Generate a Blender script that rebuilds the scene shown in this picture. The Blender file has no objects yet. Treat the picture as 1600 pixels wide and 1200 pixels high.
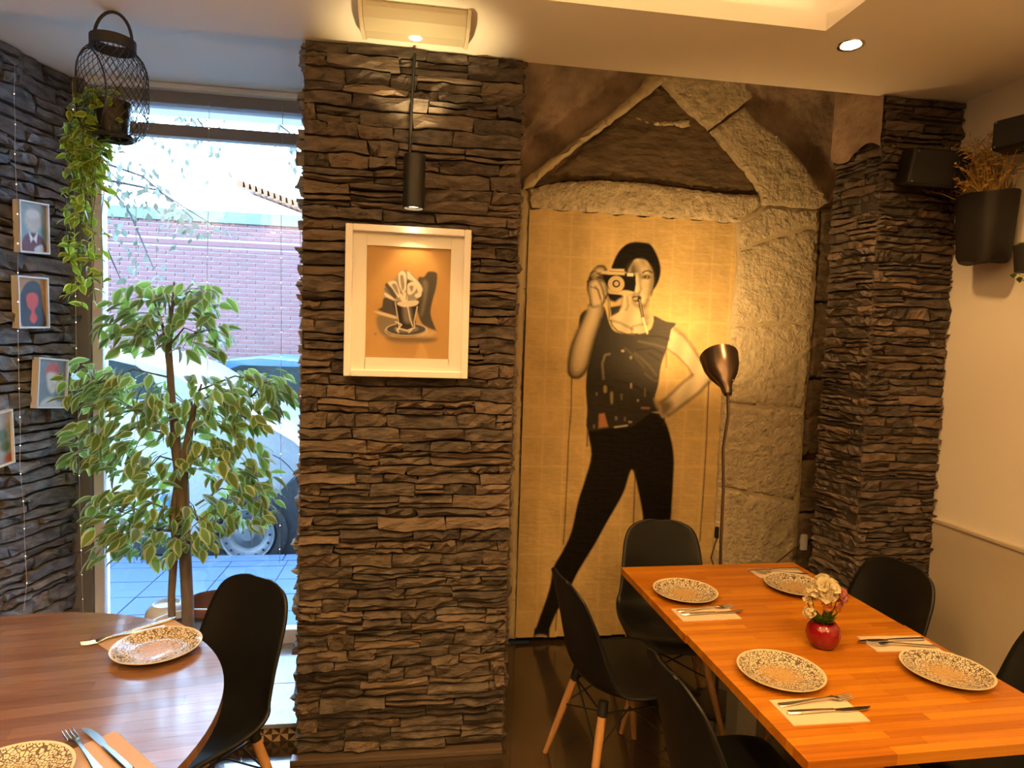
import bpy, bmesh, math, random
import numpy as np
from mathutils import Vector, Matrix, noise as mnoise
from mathutils.geometry import delaunay_2d_cdt

R = math.radians
random.seed(7)
scene = bpy.context.scene
COL = scene.collection

# ------------------------------------------------------------------ camera
YAW, PITCH, ROLL, FPX, CAMH = .1439, .0627, .032, 1000.0, 1.70
_f = np.array([math.sin(YAW), math.cos(YAW), 0]); _r = np.array([math.cos(YAW), -math.sin(YAW), 0]); _u = np.array([0, 0, 1.])
_f2 = _f*math.cos(PITCH) - _u*math.sin(PITCH); _u2 = _u*math.cos(PITCH) + _f*math.sin(PITCH)
_r3 = _r*math.cos(ROLL) + _u2*math.sin(ROLL); _u3 = _u2*math.cos(ROLL) - _r*math.sin(ROLL)
CAM = np.array([0, 0, CAMH])
cd = bpy.data.cameras.new('camera'); cam = bpy.data.objects.new('camera', cd); COL.objects.link(cam)
cd.sensor_width = 36; cd.lens = 36*FPX/1600; cd.clip_start = .02; cd.clip_end = 200
M = Matrix.Identity(4)
for i in range(3):
    M[i][0] = _r3[i]; M[i][1] = _u3[i]; M[i][2] = -_f2[i]; M[i][3] = CAM[i]
cam.matrix_world = M
scene.camera = cam

# ------------------------------------------------------------------ sky, lamps, exposure
scene.view_settings.view_transform = 'Standard'
scene.view_settings.look = 'None'
scene.view_settings.gamma = 1
scene.view_settings.use_curve_mapping = False
scene.view_settings.exposure = 0.5
SKY = (.40, .66, 1.0); SKY_STRENGTH = 20.0
WARM = (1.0, .56, .19)
YELLOW = (1.0, .61, .22)
DOWNLIGHT_W = 58
FILL_UP_W, FILL_DOWN_W = 165, 22
FILL_PENDANTS = [(-.35, .15, 1.98), (1.25, -.45, 1.98), (-1.75, .1, 1.98)]
world = bpy.data.worlds.new('sky'); scene.world = world; world.use_nodes = True
_bg = world.node_tree.nodes['Background']; _bg.inputs[0].default_value = (*SKY, 1); _bg.inputs[1].default_value = SKY_STRENGTH


def lamp(kind, name, loc, power, color, target=None, **kw):
    d = bpy.data.lights.new(name, kind); d.energy = power; d.color = color
    for k, v in kw.items(): setattr(d, k, v)
    o = bpy.data.objects.new(name, d); COL.objects.link(o); o.location = loc
    if target is not None:
        o.rotation_euler = (Vector(target) - Vector(loc)).to_track_quat('-Z', 'Y').to_euler()
    return o


# ceiling downlights: first in view, rest added as warm fill (their fittings are built further down)
CEIL = 2.82
DOWNLIGHTS = [(1.52, 2.20), (1.35, .55), (1.35, -1.0), (-.1, 1.2), (-.1, -.6), (-1.5, 1.25), (-1.6, -.4), (0.1, -2.2)]
for i, (x, y) in enumerate(DOWNLIGHTS):
    lamp('SPOT', 'downlight_lamp', (x, y, CEIL-.03), DOWNLIGHT_W*{0: .5, 5: .22}.get(i, 1.0), WARM, (x, y, 0), spot_size=R(125), spot_blend=.6, shadow_soft_size=.04)
for x, y, z in FILL_PENDANTS:      # added unseen drum pendants, filling ceiling and room with warm light
    lamp('SPOT', 'fill_lamp_up', (x, y, z+.12), FILL_UP_W, WARM, (x, y, 5), spot_size=R(160), spot_blend=.5, shadow_soft_size=.05)
    lamp('SPOT', 'fill_lamp_down', (x, y, z-.12), FILL_DOWN_W*(.35 if x < -1 else 1), WARM, (x, y, 0), spot_size=R(150), spot_blend=.6, shadow_soft_size=.05)
# LED strips lying on the ledge inside the ceiling recess
lamp('AREA', 'recess_strip_lamp', (.46, 2.165, CEIL+.075), 1.6, (1, .60, .29), (.46, 1.95, CEIL+.4), shape='RECTANGLE', size=1.7, size_y=.02)
lamp('AREA', 'recess_strip_lamp', (1.41, .96, CEIL+.075), 1.6, (1, .60, .29), (1.2, .96, CEIL+.4), shape='RECTANGLE', size=.02, size_y=2.2).rotation_euler = (0, R(180-28), 0)



# ------------------------------------------------------------------ helpers
def P(px, py, axis, val):
    """Point where the sight line of a photo pixel meets the plane axis=val (used to read positions off the photograph)."""
    d = _f2 + _r3*(px-800)/FPX - _u3*(py-600)/FPX
    i = 'xyz'.index(axis); t = (val-CAM[i])/d[i]
    return CAM + t*d


def XZ(px, py, y):
    p = P(px, py, 'y', y); return (p[0], p[2])


def to_px(X, Y, Z):
    c = np.stack([X-CAM[0], Y-CAM[1], Z-CAM[2]], -1); z = c@_f2
    return 800+FPX*(c@_r3)/z, 600-FPX*(c@_u3)/z


def wloc(o):
    v = Vector((0, 0, 0))
    while o is not None:
        v += o.location; o = o.parent
    return v


class MB:
    def __init__(s): s.v = []; s.f = []; s.m = []

    def add(s, vs, fs, mat=0):
        b = len(s.v); s.v += [tuple(map(float, p)) for p in vs]
        for q in fs: s.f.append(tuple(b+i for i in q)); s.m.append(mat)

    def box(s, c, size, mat=0, rz=0.0, rot=None):
        hx, hy, hz = size[0]/2, size[1]/2, size[2]/2
        p = [(-hx, -hy, -hz), (hx, -hy, -hz), (hx, hy, -hz), (-hx, hy, -hz), (-hx, -hy, hz), (hx, -hy, hz), (hx, hy, hz), (-hx, hy, hz)]
        mt = rot if rot is not None else Matrix.Rotation(rz, 3, 'Z')
        p = [tuple(mt@Vector(a)+Vector(c)) for a in p]
        s.add(p, [(0, 3, 2, 1), (4, 5, 6, 7), (0, 1, 5, 4), (1, 2, 6, 5), (2, 3, 7, 6), (3, 0, 4, 7)], mat)

    def box2(s, lo, hi, mat=0):
        s.box([(lo[i]+hi[i])/2 for i in range(3)], [hi[i]-lo[i] for i in range(3)], mat)

    def tube(s, pts, r, n=8, mat=0, closed=False, caps=True):
        pts = [Vector(p) for p in pts]; k = len(pts)
        rs = r if hasattr(r, '__len__') else [r]*k
        vs = []; up = None
        for i, p in enumerate(pts):
            a = pts[(i-1) % k] if (closed or i) else p; b = pts[(i+1) % k] if (closed or i < k-1) else p
            t = (b-a).normalized()
            if up is None:
                up = Vector((0, 0, 1)) if abs(t.z) < .9 else Vector((1, 0, 0))
            x = t.cross(up)
            if x.length < 1e-6: x = t.cross(Vector((1, 0, 0)))
            x.normalize(); y = x.cross(t).normalized(); up = y
            for j in range(n):
                an = 2*math.pi*j/n
                vs.append(p+(x*math.cos(an)+y*math.sin(an))*rs[i])
        fs = []
        for i in range(k if closed else k-1):
            for j in range(n):
                a = i*n+j; b = i*n+(j+1) % n; c = ((i+1) % k)*n+(j+1) % n; d = ((i+1) % k)*n+j
                fs.append((a, b, c, d))
        if caps and not closed:
            fs.append(tuple(range(n-1, -1, -1))); fs.append(tuple((k-1)*n+j for j in range(n)))
        s.add(vs, fs, mat)

    def cyl(s, p0, p1, r0, r1=None, n=16, mat=0):
        s.tube([p0, p1], [r0, r0 if r1 is None else r1], n, mat)

    def lathe(s, prof, n=32, c=(0, 0, 0), mat=0, axis=None, mats=None):
        """profile of (radius, height) about +Z (or axis), open ends"""
        q = Vector((0, 0, 1)).rotation_difference(Vector(axis)).to_matrix() if axis is not None else Matrix.Identity(3)
        vs = []
        for (r, z) in prof:
            for j in range(n):
                a = 2*math.pi*j/n
                vs.append(q@Vector((r*math.cos(a), r*math.sin(a), z))+Vector(c))
        b = len(s.v); s.v += [tuple(p) for p in vs]
        for i in range(len(prof)-1):
            for j in range(n):
                s.f.append((b+i*n+j, b+i*n+(j+1) % n, b+(i+1)*n+(j+1) % n, b+(i+1)*n+j)); s.m.append(mats[i] if mats else mat)

    def prism(s, poly, z0, z1, mat=0, f=lambda a, b, c: (a, b, c)):
        k = len(poly)
        vs = [f(a, b, z0) for a, b in poly]+[f(a, b, z1) for a, b in poly]
        fs = [tuple(range(k-1, -1, -1)), tuple(range(k, 2*k))]+[(i, (i+1) % k, k+(i+1) % k, k+i) for i in range(k)]
        s.add(vs, fs, mat)

    def ball(s, c, r, n=10, mat=0, sq=(1, 1, 1)):
        pr = []
        for i in range(n//2+1):
            a = -math.pi/2+math.pi*i/(n//2); pr.append((max(1e-4, math.cos(a))*r, math.sin(a)*r))
        b = len(s.v); s.lathe(pr, n, (0, 0, 0), mat)
        for i in range(b, len(s.v)):
            p = s.v[i]; s.v[i] = (p[0]*sq[0]+c[0], p[1]*sq[1]+c[1], p[2]*sq[2]+c[2])

    def mesh(s, name, mats):
        me = bpy.data.meshes.new(name); me.from_pydata(s.v, [], s.f)
        for m in (mats if isinstance(mats, (list, tuple)) else [mats]): me.materials.append(m)
        if any(s.m): me.polygons.foreach_set('material_index', s.m)
        return me

    def build(s, name, mats, parent=None, smooth=None, world=False, bevel=0, solid=0, fix=True, sub=0):
        me = s.mesh(name, mats)
        o = bpy.data.objects.new(name, me); COL.objects.link(o)
        if parent is not None:
            o.parent = parent
            if world:
                w = wloc(parent); me.transform(Matrix.Translation(-w))
        if fix:
            b = bmesh.new(); b.from_mesh(me); bmesh.ops.recalc_face_normals(b, faces=b.faces); b.to_mesh(me); b.free()
        if smooth is not None:
            me.shade_smooth()
            if smooth < 180: me.set_sharp_from_angle(angle=R(smooth))
        if solid:
            m = o.modifiers.new('thickness', 'SOLIDIFY'); m.thickness = solid; m.offset = 0
        if bevel:
            m = o.modifiers.new('edges', 'BEVEL'); m.width = bevel; m.segments = 2; m.limit_method = 'ANGLE'; m.angle_limit = R(40)
        if sub:
            m = o.modifiers.new('smooth', 'SUBSURF'); m.levels = sub; m.render_levels = sub
        return o


def tag(o, label=None, cat=None, group=None, kind=None):
    if label: o['label'] = label
    if cat: o['category'] = cat
    if group: o['group'] = group
    if kind: o['kind'] = kind
    return o


def empty(name, loc, label=None, cat=None, group=None, kind=None, rz=0):
    o = bpy.data.objects.new(name, None); COL.objects.link(o); o.location = loc; o.rotation_euler = (0, 0, rz)
    o.empty_display_size = .05
    return tag(o, label, cat, group, kind)


KIDS = {}


def dup(src, loc, rz=0, label=None, group=None):
    def kids(o): return [c for c in COL.objects if c.parent is o]
    r = src.copy(); COL.objects.link(r); r.location = loc; r.rotation_euler = (0, 0, rz)
    if label: r['label'] = label
    if group: r['group'] = group
    for ch in kids(src):
        c = ch.copy(); COL.objects.link(c); c.parent = r
        for g in kids(ch):
            d = g.copy(); COL.objects.link(d); d.parent = c
    return r


# ------------------------------------------------------------------ materials
def mat(name, col, rough=.5, metal=0, vary=0, vscale=6, bump=0, bscale=60, bdist=.004, spec=.5, stretch=None, per_object=0, coat=0, col2=None, detail=4, emit=None, estr=1, hue=None):
    m = bpy.data.materials.new(name); m.use_nodes = True
    nt = m.node_tree; N = nt.nodes; L = nt.links; b = N['Principled BSDF']
    b.inputs['Roughness'].default_value = rough; b.inputs['Metallic'].default_value = metal
    b.inputs['Specular IOR Level'].default_value = spec; b.inputs['Coat Weight'].default_value = coat
    b.inputs['Base Color'].default_value = (*col, 1)
    tc = N.new('ShaderNodeTexCoord'); vec = tc.outputs['Object']
    if stretch:
        mp = N.new('ShaderNodeMapping'); mp.inputs['Scale'].default_value = stretch; L.new(vec, mp.inputs['Vector']); vec = mp.outputs['Vector']
    last = None
    if vary or per_object:
        rgb = N.new('ShaderNodeMix'); rgb.data_type = 'RGBA'
        c2 = col2 if col2 else tuple(c*.55 for c in col)
        rgb.inputs[6].default_value = (*col, 1); rgb.inputs[7].default_value = (*c2, 1)
        if vary:
            nz = N.new('ShaderNodeTexNoise'); nz.inputs['Scale'].default_value = vscale; nz.inputs['Detail'].default_value = detail
            L.new(vec, nz.inputs['Vector'])
            mr = N.new('ShaderNodeMapRange'); mr.inputs[1].default_value = .3; mr.inputs[2].default_value = .7; mr.inputs[3].default_value = 0; mr.inputs[4].default_value = vary
            L.new(nz.outputs['Fac'], mr.inputs[0]); fac = mr.outputs[0]
        if per_object:
            oi = N.new('ShaderNodeObjectInfo'); mu = N.new('ShaderNodeMath'); mu.operation = 'MULTIPLY'; mu.inputs[1].default_value = per_object
            L.new(oi.outputs['Random'], mu.inputs[0])
            if vary:
                ad = N.new('ShaderNodeMath'); ad.operation = 'ADD'; ad.use_clamp = True; L.new(mu.outputs[0], ad.inputs[0]); L.new(fac, ad.inputs[1]); fac = ad.outputs[0]
            else: fac = mu.outputs[0]
        L.new(fac, rgb.inputs[0]); last = rgb.outputs[2]
        if hue and per_object:          # a second, independent random tint per piece
            wn = N.new('ShaderNodeTexWhiteNoise'); wn.noise_dimensions = '1D'; L.new(oi.outputs['Random'], wn.inputs['W'])
            r2 = N.new('ShaderNodeMapRange'); r2.inputs[1].default_value = .55; r2.inputs[2].default_value = 1; r2.inputs[3].default_value = 0; r2.inputs[4].default_value = hue[1]
            L.new(wn.outputs['Value'], r2.inputs[0])
            mx = N.new('ShaderNodeMix'); mx.data_type = 'RGBA'; L.new(r2.outputs[0], mx.inputs[0]); L.new(last, mx.inputs[6]); mx.inputs[7].default_value = (*hue[0], 1); last = mx.outputs[2]
        L.new(last, b.inputs['Base Color'])
    if bump:
        n2 = N.new('ShaderNodeTexNoise'); n2.inputs['Scale'].default_value = bscale; n2.inputs['Detail'].default_value = 6
        L.new(vec, n2.inputs['Vector'])
        bp = N.new('ShaderNodeBump'); bp.inputs['Strength'].default_value = bump; bp.inputs['Distance'].default_value = bdist
        L.new(n2.outputs['Fac'], bp.inputs['Height']); L.new(bp.outputs[0], b.inputs['Normal'])
    if emit:
        b.inputs['Emission Color'].default_value = (*emit, 1); b.inputs['Emission Strength'].default_value = estr
    return m


def glass_mat(name, tint=(.97, .99, 1), refl=1.0):
    m = bpy.data.materials.new(name); m.use_nodes = True; nt = m.node_tree; N = nt.nodes; L = nt.links
    N.remove(N['Principled BSDF']); out = N['Material Output']
    tr = N.new('ShaderNodeBsdfTransparent'); tr.inputs[0].default_value = (*tint, 1)
    gl = N.new('ShaderNodeBsdfGlossy'); gl.inputs['Roughness'].default_value = .02
    fr = N.new('ShaderNodeFresnel'); fr.inputs[0].default_value = 1.45
    mu = N.new('ShaderNodeMath'); mu.operation = 'MULTIPLY'; mu.inputs[1].default_value = refl
    mx = N.new('ShaderNodeMixShader'); L.new(fr.outputs[0], mu.inputs[0]); L.new(mu.outputs[0], mx.inputs[0]); L.new(tr.outputs[0], mx.inputs[1]); L.new(gl.outputs[0], mx.inputs[2])
    L.new(mx.outputs[0], out.inputs[0]); return m


def leaf_mat(name, col, trans, rough=.45, per=.5, dark=.45):
    m = bpy.data.materials.new(name); m.use_nodes = True; nt = m.node_tree; N = nt.nodes; L = nt.links
    b = N['Principled BSDF']; out = N['Material Output']; b.inputs['Roughness'].default_value = rough
    oi = N.new('ShaderNodeObjectInfo'); mx = N.new('ShaderNodeMix'); mx.data_type = 'RGBA'
    mu = N.new('ShaderNodeMath'); mu.operation = 'MULTIPLY'; mu.inputs[1].default_value = per
    L.new(oi.outputs['Random'], mu.inputs[0]); L.new(mu.outputs[0], mx.inputs[0])
    mx.inputs[6].default_value = (*col, 1); mx.inputs[7].default_value = (*[c*dark for c in col], 1)
    L.new(mx.outputs[2], b.inputs['Base Color'])
    t = N.new('ShaderNodeBsdfTranslucent'); t.inputs[0].default_value = (*trans, 1)
    ms = N.new('ShaderNodeMixShader'); ms.inputs[0].default_value = .4
    L.new(b.outputs[0], ms.inputs[1]); L.new(t.outputs[0], ms.inputs[2]); L.new(ms.outputs[0], out.inputs[0])
    return m


def paint_mat(name, rough=.6, spec=.3, bump=0):
    m = bpy.data.materials.new(name); m.use_nodes = True; nt = m.node_tree; N = nt.nodes; L = nt.links
    b = N['Principled BSDF']; b.inputs['Roughness'].default_value = rough; b.inputs['Specular IOR Level'].default_value = spec
    a = N.new('ShaderNodeAttribute'); a.attribute_name = 'print'; L.new(a.outputs['Color'], b.inputs['Base Color'])
    if bump:
        tc = N.new('ShaderNodeTexCoord'); n2 = N.new('ShaderNodeTexNoise'); n2.inputs['Scale'].default_value = 14; n2.inputs['Detail'].default_value = 5
        mp = N.new('ShaderNodeMapping'); mp.inputs['Scale'].default_value = (1, 1, 3.2); L.new(tc.outputs['Object'], mp.inputs[0]); L.new(mp.outputs[0], n2.inputs[0])
        bp = N.new('ShaderNodeBump'); bp.inputs['Strength'].default_value = bump; bp.inputs['Distance'].default_value = .01
        L.new(n2.outputs['Fac'], bp.inputs['Height']); L.new(bp.outputs[0], b.inputs['Normal'])
    return m


def marble_mat(name):
    m = mat(name, (.30, .34, .40), .22, vary=.25, vscale=5, col2=(.22, .25, .30)); nt = m.node_tree; N = nt.nodes; L = nt.links
    b = N['Principled BSDF']; src = b.inputs['Base Color'].links[0].from_socket
    tc = N.new('ShaderNodeTexCoord'); nz = N.new('ShaderNodeTexNoise'); nz.inputs['Scale'].default_value = 3; nz.inputs['Detail'].default_value = 5; L.new(tc.outputs['Object'], nz.inputs['Vector'])
    vo = N.new('ShaderNodeTexVoronoi'); vo.feature = 'DISTANCE_TO_EDGE'; vo.inputs['Scale'].default_value = 5
    va = N.new('ShaderNodeVectorMath'); va.operation = 'ADD'; L.new(tc.outputs['Object'], va.inputs[0]); L.new(nz.outputs['Color'], va.inputs[1]); L.new(va.outputs[0], vo.inputs['Vector'])
    mr = N.new('ShaderNodeMapRange'); mr.inputs[1].default_value = .0; mr.inputs[2].default_value = .02; mr.inputs[3].default_value = .75; mr.inputs[4].default_value = 0
    L.new(vo.outputs['Distance'], mr.inputs[0])
    mx = N.new('ShaderNodeMix'); mx.data_type = 'RGBA'; L.new(mr.outputs[0], mx.inputs[0]); L.new(src, mx.inputs[6]); mx.inputs[7].default_value = (.12, .15, .19, 1); L.new(mx.outputs[2], b.inputs['Base Color'])
    return m


def plate_mat(name):
    """cream glaze with a dark lace print that thins towards a tan centre"""
    m = mat(name, (.8, .7, .52), .18, coat=.3); nt = m.node_tree; N = nt.nodes; L = nt.links; b = N['Principled BSDF']
    tc = N.new('ShaderNodeTexCoord'); sx = N.new('ShaderNodeSeparateXYZ'); L.new(tc.outputs['Object'], sx.inputs[0])
    ln = N.new('ShaderNodeVectorMath'); ln.operation = 'LENGTH'; cb = N.new('ShaderNodeCombineXYZ'); L.new(sx.outputs[0], cb.inputs[0]); L.new(sx.outputs[1], cb.inputs[1]); L.new(cb.outputs[0], ln.inputs[0])
    vo = N.new('ShaderNodeTexVoronoi'); vo.feature = 'DISTANCE_TO_EDGE'; vo.inputs['Scale'].default_value = 96; L.new(cb.outputs[0], vo.inputs['Vector'])
    v2 = N.new('ShaderNodeTexVoronoi'); v2.inputs['Scale'].default_value = 96; L.new(cb.outputs[0], v2.inputs['Vector'])
    a = N.new('ShaderNodeMath'); a.operation = 'LESS_THAN'; a.inputs[1].default_value = .09; L.new(vo.outputs['Distance'], a.inputs[0])
    c = N.new('ShaderNodeMath'); c.operation = 'LESS_THAN'; c.inputs[1].default_value = .24; L.new(v2.outputs['Distance'], c.inputs[0])
    o = N.new('ShaderNodeMath'); o.operation = 'MAXIMUM'; L.new(a.outputs[0], o.inputs[0]); L.new(c.outputs[0], o.inputs[1])
    k = N.new('ShaderNodeMapRange'); k.inputs[1].default_value = .03; k.inputs[2].default_value = .075; L.new(ln.outputs['Value'], k.inputs[0])          # rim weight
    rim = N.new('ShaderNodeMath'); rim.operation = 'LESS_THAN'; rim.inputs[1].default_value = .1165; L.new(ln.outputs['Value'], rim.inputs[0])
    base = N.new('ShaderNodeMix'); base.data_type = 'RGBA'; base.inputs[6].default_value = (.50, .33, .15, 1); base.inputs[7].default_value = (.62, .53, .38, 1); L.new(k.outputs[0], base.inputs[0])
    ink = N.new('ShaderNodeMix'); ink.data_type = 'RGBA'; ink.inputs[6].default_value = (.40, .25, .11, 1); ink.inputs[7].default_value = (.12, .09, .075, 1); L.new(k.outputs[0], ink.inputs[0])
    fm = N.new('ShaderNodeMath'); fm.operation = 'MULTIPLY'; L.new(o.outputs[0], fm.inputs[0]); L.new(rim.outputs[0], fm.inputs[1])
    mx = N.new('ShaderNodeMix'); mx.data_type = 'RGBA'; L.new(fm.outputs[0], mx.inputs[0]); L.new(base.outputs[2], mx.inputs[6]); L.new(ink.outputs[2], mx.inputs[7])
    L.new(mx.outputs[2], b.inputs['Base Color']); return m


def stave_mat(name, a, b_, rough):
    """butcher-block wood: a tone of its own for each stave, grain along X"""
    m = mat(name, a, rough, per_object=.62, vary=.8, vscale=11, col2=b_, stretch=(.35, 9, 9), bump=.08, bscale=20, bdist=.0008, hue=((a[0]*1.15, a[1]*1.3, a[2]*1.5), .6)); return m


MT = dict(
    paint=mat('ceiling_paint', (.82, .79, .75), .8, bump=.08, bscale=120, bdist=.001),
    wallpaint=mat('wall_paint', (.78, .72, .64), .75, bump=.12, bscale=160, bdist=.001),
    dado=mat('dado_panel', (.56, .48, .38), .45, vary=.5, vscale=3, col2=(.44, .37, .28)),
    floor=mat('floor_tile', (.048, .032, .020), .16, coat=.6, vary=.6, vscale=5, col2=(.03, .02, .013), bump=.1, bscale=30),
    stone=mat('ledge_stone', (.15, .115, .092), .68, vary=.95, vscale=16, bump=.95, bscale=36, bdist=.009, col2=(.045, .034, .028), per_object=.5, stretch=(1, 1, 2.6), hue=((.21, .145, .10), .6)),
    daylit_stone=mat('daylit_ledge_stone', (.225, .215, .21), .72, vary=.85, vscale=14, bump=.9, bscale=36, bdist=.008, col2=(.07, .066, .064), per_object=.5, stretch=(1, 1, 2.6), hue=((.17, .15, .14), .5)),  # same ledge stone, with the grey of daylight put into its colour
    mortar=mat('dark_mortar', (.035, .028, .024), .95, bump=.5, bscale=60),
    granite=mat('granite', (.66, .55, .37), .8, vary=.6, vscale=30, col2=(.40, .32, .20), bump=1, bscale=44, bdist=.018),
    plaster=mat('lime_plaster', (.55, .45, .28), .85, vary=.5, vscale=8, bump=.35, bscale=20, col2=(.42, .33, .19)),
    rubble=mat('rubble_plaster', (.56, .42, .32), .9, vary=.95, vscale=5, bump=.9, bscale=16, bdist=.02, col2=(.20, .14, .10)),
    darkrock=mat('dark_tympanum', (.19, .13, .075), .85, vary=.8, vscale=6, bump=.9, bscale=14, bdist=.02, col2=(.08, .056, .034), stretch=(1, 1, 2.2)),
    white=mat('white_lacquer', (.82, .80, .78), .35),
    matboard=mat('mat_board', (.84, .80, .76), .8),
    black=mat('black_plastic', (.007, .007, .007), .42, spec=.38, bump=.06, bscale=400, bdist=.0005),
    blackmetal=mat('black_metal', (.02, .02, .02), .45, metal=.3),
    lantern=mat('lantern_metal', (.035, .035, .04), .5, metal=.4),
    beech=mat('beech_wood', (.52, .28, .11), .42, vary=.6, vscale=12, stretch=(6, 6, .8), col2=(.38, .19, .07)),
    steel=mat('steel', (.70, .68, .65), .22, metal=1),
    brass=mat('bronze_lamp', (.24, .17, .13), .28, metal=.85),
    tablewood=stave_mat('table_stave', (.50, .185, .009), (.33, .098, .005), .34),
    roundwood=stave_mat('round_table_stave', (.235, .128, .075), (.15, .072, .04), .3),
    edgewood=mat('table_edge', (.36, .16, .05), .4, vary=.6, vscale=10, stretch=(1, 8, 8)),
    greymetal=mat('grey_table_post', (.25, .24, .22), .45, metal=.2),
    napkin=mat('paper_napkin', (.60, .47, .34), .85, bump=.15, bscale=90, bdist=.001),
    kraftnap=mat('kraft_napkin', (.40, .28, .215), .85, bump=.15, bscale=90, bdist=.001),
    plate=plate_mat('lace_plate'),
    redglaze=mat('red_glaze', (.21, .001, .004), .10, coat=.6),
    bark=mat('bark', (.21, .175, .14), .85, vary=.8, vscale=14, bump=.7, bscale=50, stretch=(3, 3, .6), col2=(.115, .095, .075)),
    soil=mat('soil', (.05, .035, .025), .95, bump=1, bscale=80),
    potwhite=mat('white_pot', (.78, .78, .78), .4),
    brownpot=mat('brown_pot', (.22, .085, .05), .45),
    framegrey=mat('window_frame_paint', (.68, .68, .68), .4),
    header=mat('window_header', (.30, .28, .26), .6),
    jamb=mat('dark_jamb', (.15, .145, .14), .55),
    marble=marble_mat('marble'),
    tilecream=mat('tile_cream', (.62, .48, .32), .3), tilebrown=mat('tile_brown', (.10, .055, .035), .3),
    glass=glass_mat('window_glass'), picglass=glass_mat('picture_glass', (1, 1, 1), .25),
    paver=mat('paver', (.032, .053, .112), .6, spec=.25, vary=.3, vscale=8, bump=.15, bscale=60, per_object=.3, col2=(.027, .045, .096)),
    asphalt=mat('asphalt', (.07, .07, .075), .85, bump=.3, bscale=120),
    brick=mat('brick', (.105, .034, .031), .8, vary=.3, vscale=20, per_object=.6, col2=(.075, .022, .021)),
    brickmortar=mat('brick_mortar', (.21, .15, .14), .9),
    coping=mat('stone_coping', (.06, .068, .05), .7, vary=.4, vscale=4),
    carwhite=mat('white_car_paint', (.125, .13, .14), .25, coat=.15),
    carblue=mat('blue_car_paint', (.012, .048, .15), .3, coat=.1),
    carglass=mat('car_glass', (.006, .010, .010), .1, spec=.12), tyre=mat('tyre', (.009, .009, .010), .85, spec=.2),
    cardark=mat('car_trim', (.011, .012, .014), .7, spec=.2), alloy=mat('alloy', (.055, .058, .066), .5),
    decal=mat('blue_decal', (.015, .07, .19), .4), letter=mat('grey_letter', (.06, .063, .085), .5),
    rooftile=mat('roof_tile', (.15, .048, .012), .7, vary=.4, vscale=9), house=mat('house_render', (.85, .83, .80), .8),
    acrylic=mat('acrylic_lens', (.50, .45, .33), .3, spec=.5), acryldark=mat('acrylic_end', (.60, .52, .40), .4),
    dry=mat('dried_stems', (.62, .40, .12), .8, vary=.6, vscale=40, col2=(.32, .18, .05)),
    bag=mat('dark_planter', (.012, .009, .008), .6, vary=.5, vscale=8, bump=.3, bscale=15),
    wire=mat('clear_wire', (.55, .52, .5), .4), bulb=mat('fairy_bulb', (.9, .85, .75), .3, emit=(1, .86, .66), estr=3),
    lampglow=mat('lamp_glow', (1, .9, .7), .3, emit=(1, .80, .45), estr=14),
    chrome=mat('chrome_ring', (.75, .72, .68), .12, metal=1),
    petalw=leaf_mat('cream_petal', (.80, .72, .50), (.7, .6, .4), .6, .3, .8), petalp=leaf_mat('pink_petal', (.62, .24, .20), (.5, .2, .15), .6, .5, .6), petalo=leaf_mat('orange_petal', (.72, .28, .08), (.6, .2, .06), .6, .3, .7),
    leafdark=leaf_mat('flower_leaf', (.10, .17, .025), (.12, .2, .02)),
    ficusg=leaf_mat('ficus_green', (.11, .22, .055), (.34, .48, .07)), ficusc=leaf_mat('ficus_margin', (.54, .62, .36), (.6, .66, .30), .5, .4, .6),
    ivyg=leaf_mat('ivy_green', (.15, .26, .03), (.34, .46, .03), .4, .6), ivyc=leaf_mat('ivy_margin', (.46, .58, .10), (.6, .66, .12), .4, .4, .7),
    streetbark=mat('street_bark', (.02, .018, .016), .9, spec=.1),
    streetleaf=leaf_mat('street_leaf', (.06, .06, .035), (.05, .05, .03), .6, 0),
    cable=mat('brown_cable', (.10, .07, .05), .5),
    socket=mat('black_socket', (.015, .015, .015), .4),
)

_b = MT['roundwood'].node_tree.nodes['Principled BSDF']; _b.inputs['Coat Weight'].default_value = 1; _b.inputs['Coat IOR'].default_value = 1.62; _b.inputs['Coat Roughness'].default_value = .14

# ------------------------------------------------------------------ room shell
def shell(name, fn, m, **kw):
    b = MB(); fn(b); return tag(b.build(name, m, **kw), kind='structure')


PY = 2.573           # front plane of the stone pillar and of the ceiling edge
WX = 2.339           # right wall
WINY = 3.45          # window plane
MURY = 3.52          # back wall of the mural bay
shell('floor', lambda b: b.box2((-4.2, -3.6, -.1), (3.2, 3.75, 0)), MT['floor'])


def ceiling(b):
    y1 = PY+.02; rx0, rx1, ry0, ry1 = -.45, 1.37, -.2, 2.125
    z0, z1 = CEIL, CEIL+.06
    b.box2((-4.2, -3.6, z0), (rx0, y1, z1)); b.box2((rx1, -3.6, z0), (WX+.3, y1, z1)); b.box2((rx0, -3.6, z0), (rx1, ry0, z1)); b.box2((rx0, ry1, z0), (rx1, y1, z1))
    o = .10; zt = z0+.34       # recess walls stand back behind the ledge
    b.box2((rx0-o, ry0-o, zt), (rx1+o, ry1+o, zt+.03))
    b.box2((rx0-o-.03, ry0-o, z1), (rx0-o, ry1+o, zt)); b.box2((rx1+o, ry0-o, z1), (rx1+o+.03, ry1+o, zt)); b.box2((rx0-o, ry0-o-.03, z1), (rx1+o, ry0-o, zt)); b.box2((rx0-o, ry1+o, z1), (rx1+o, ry1+o+.03, zt))


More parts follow.
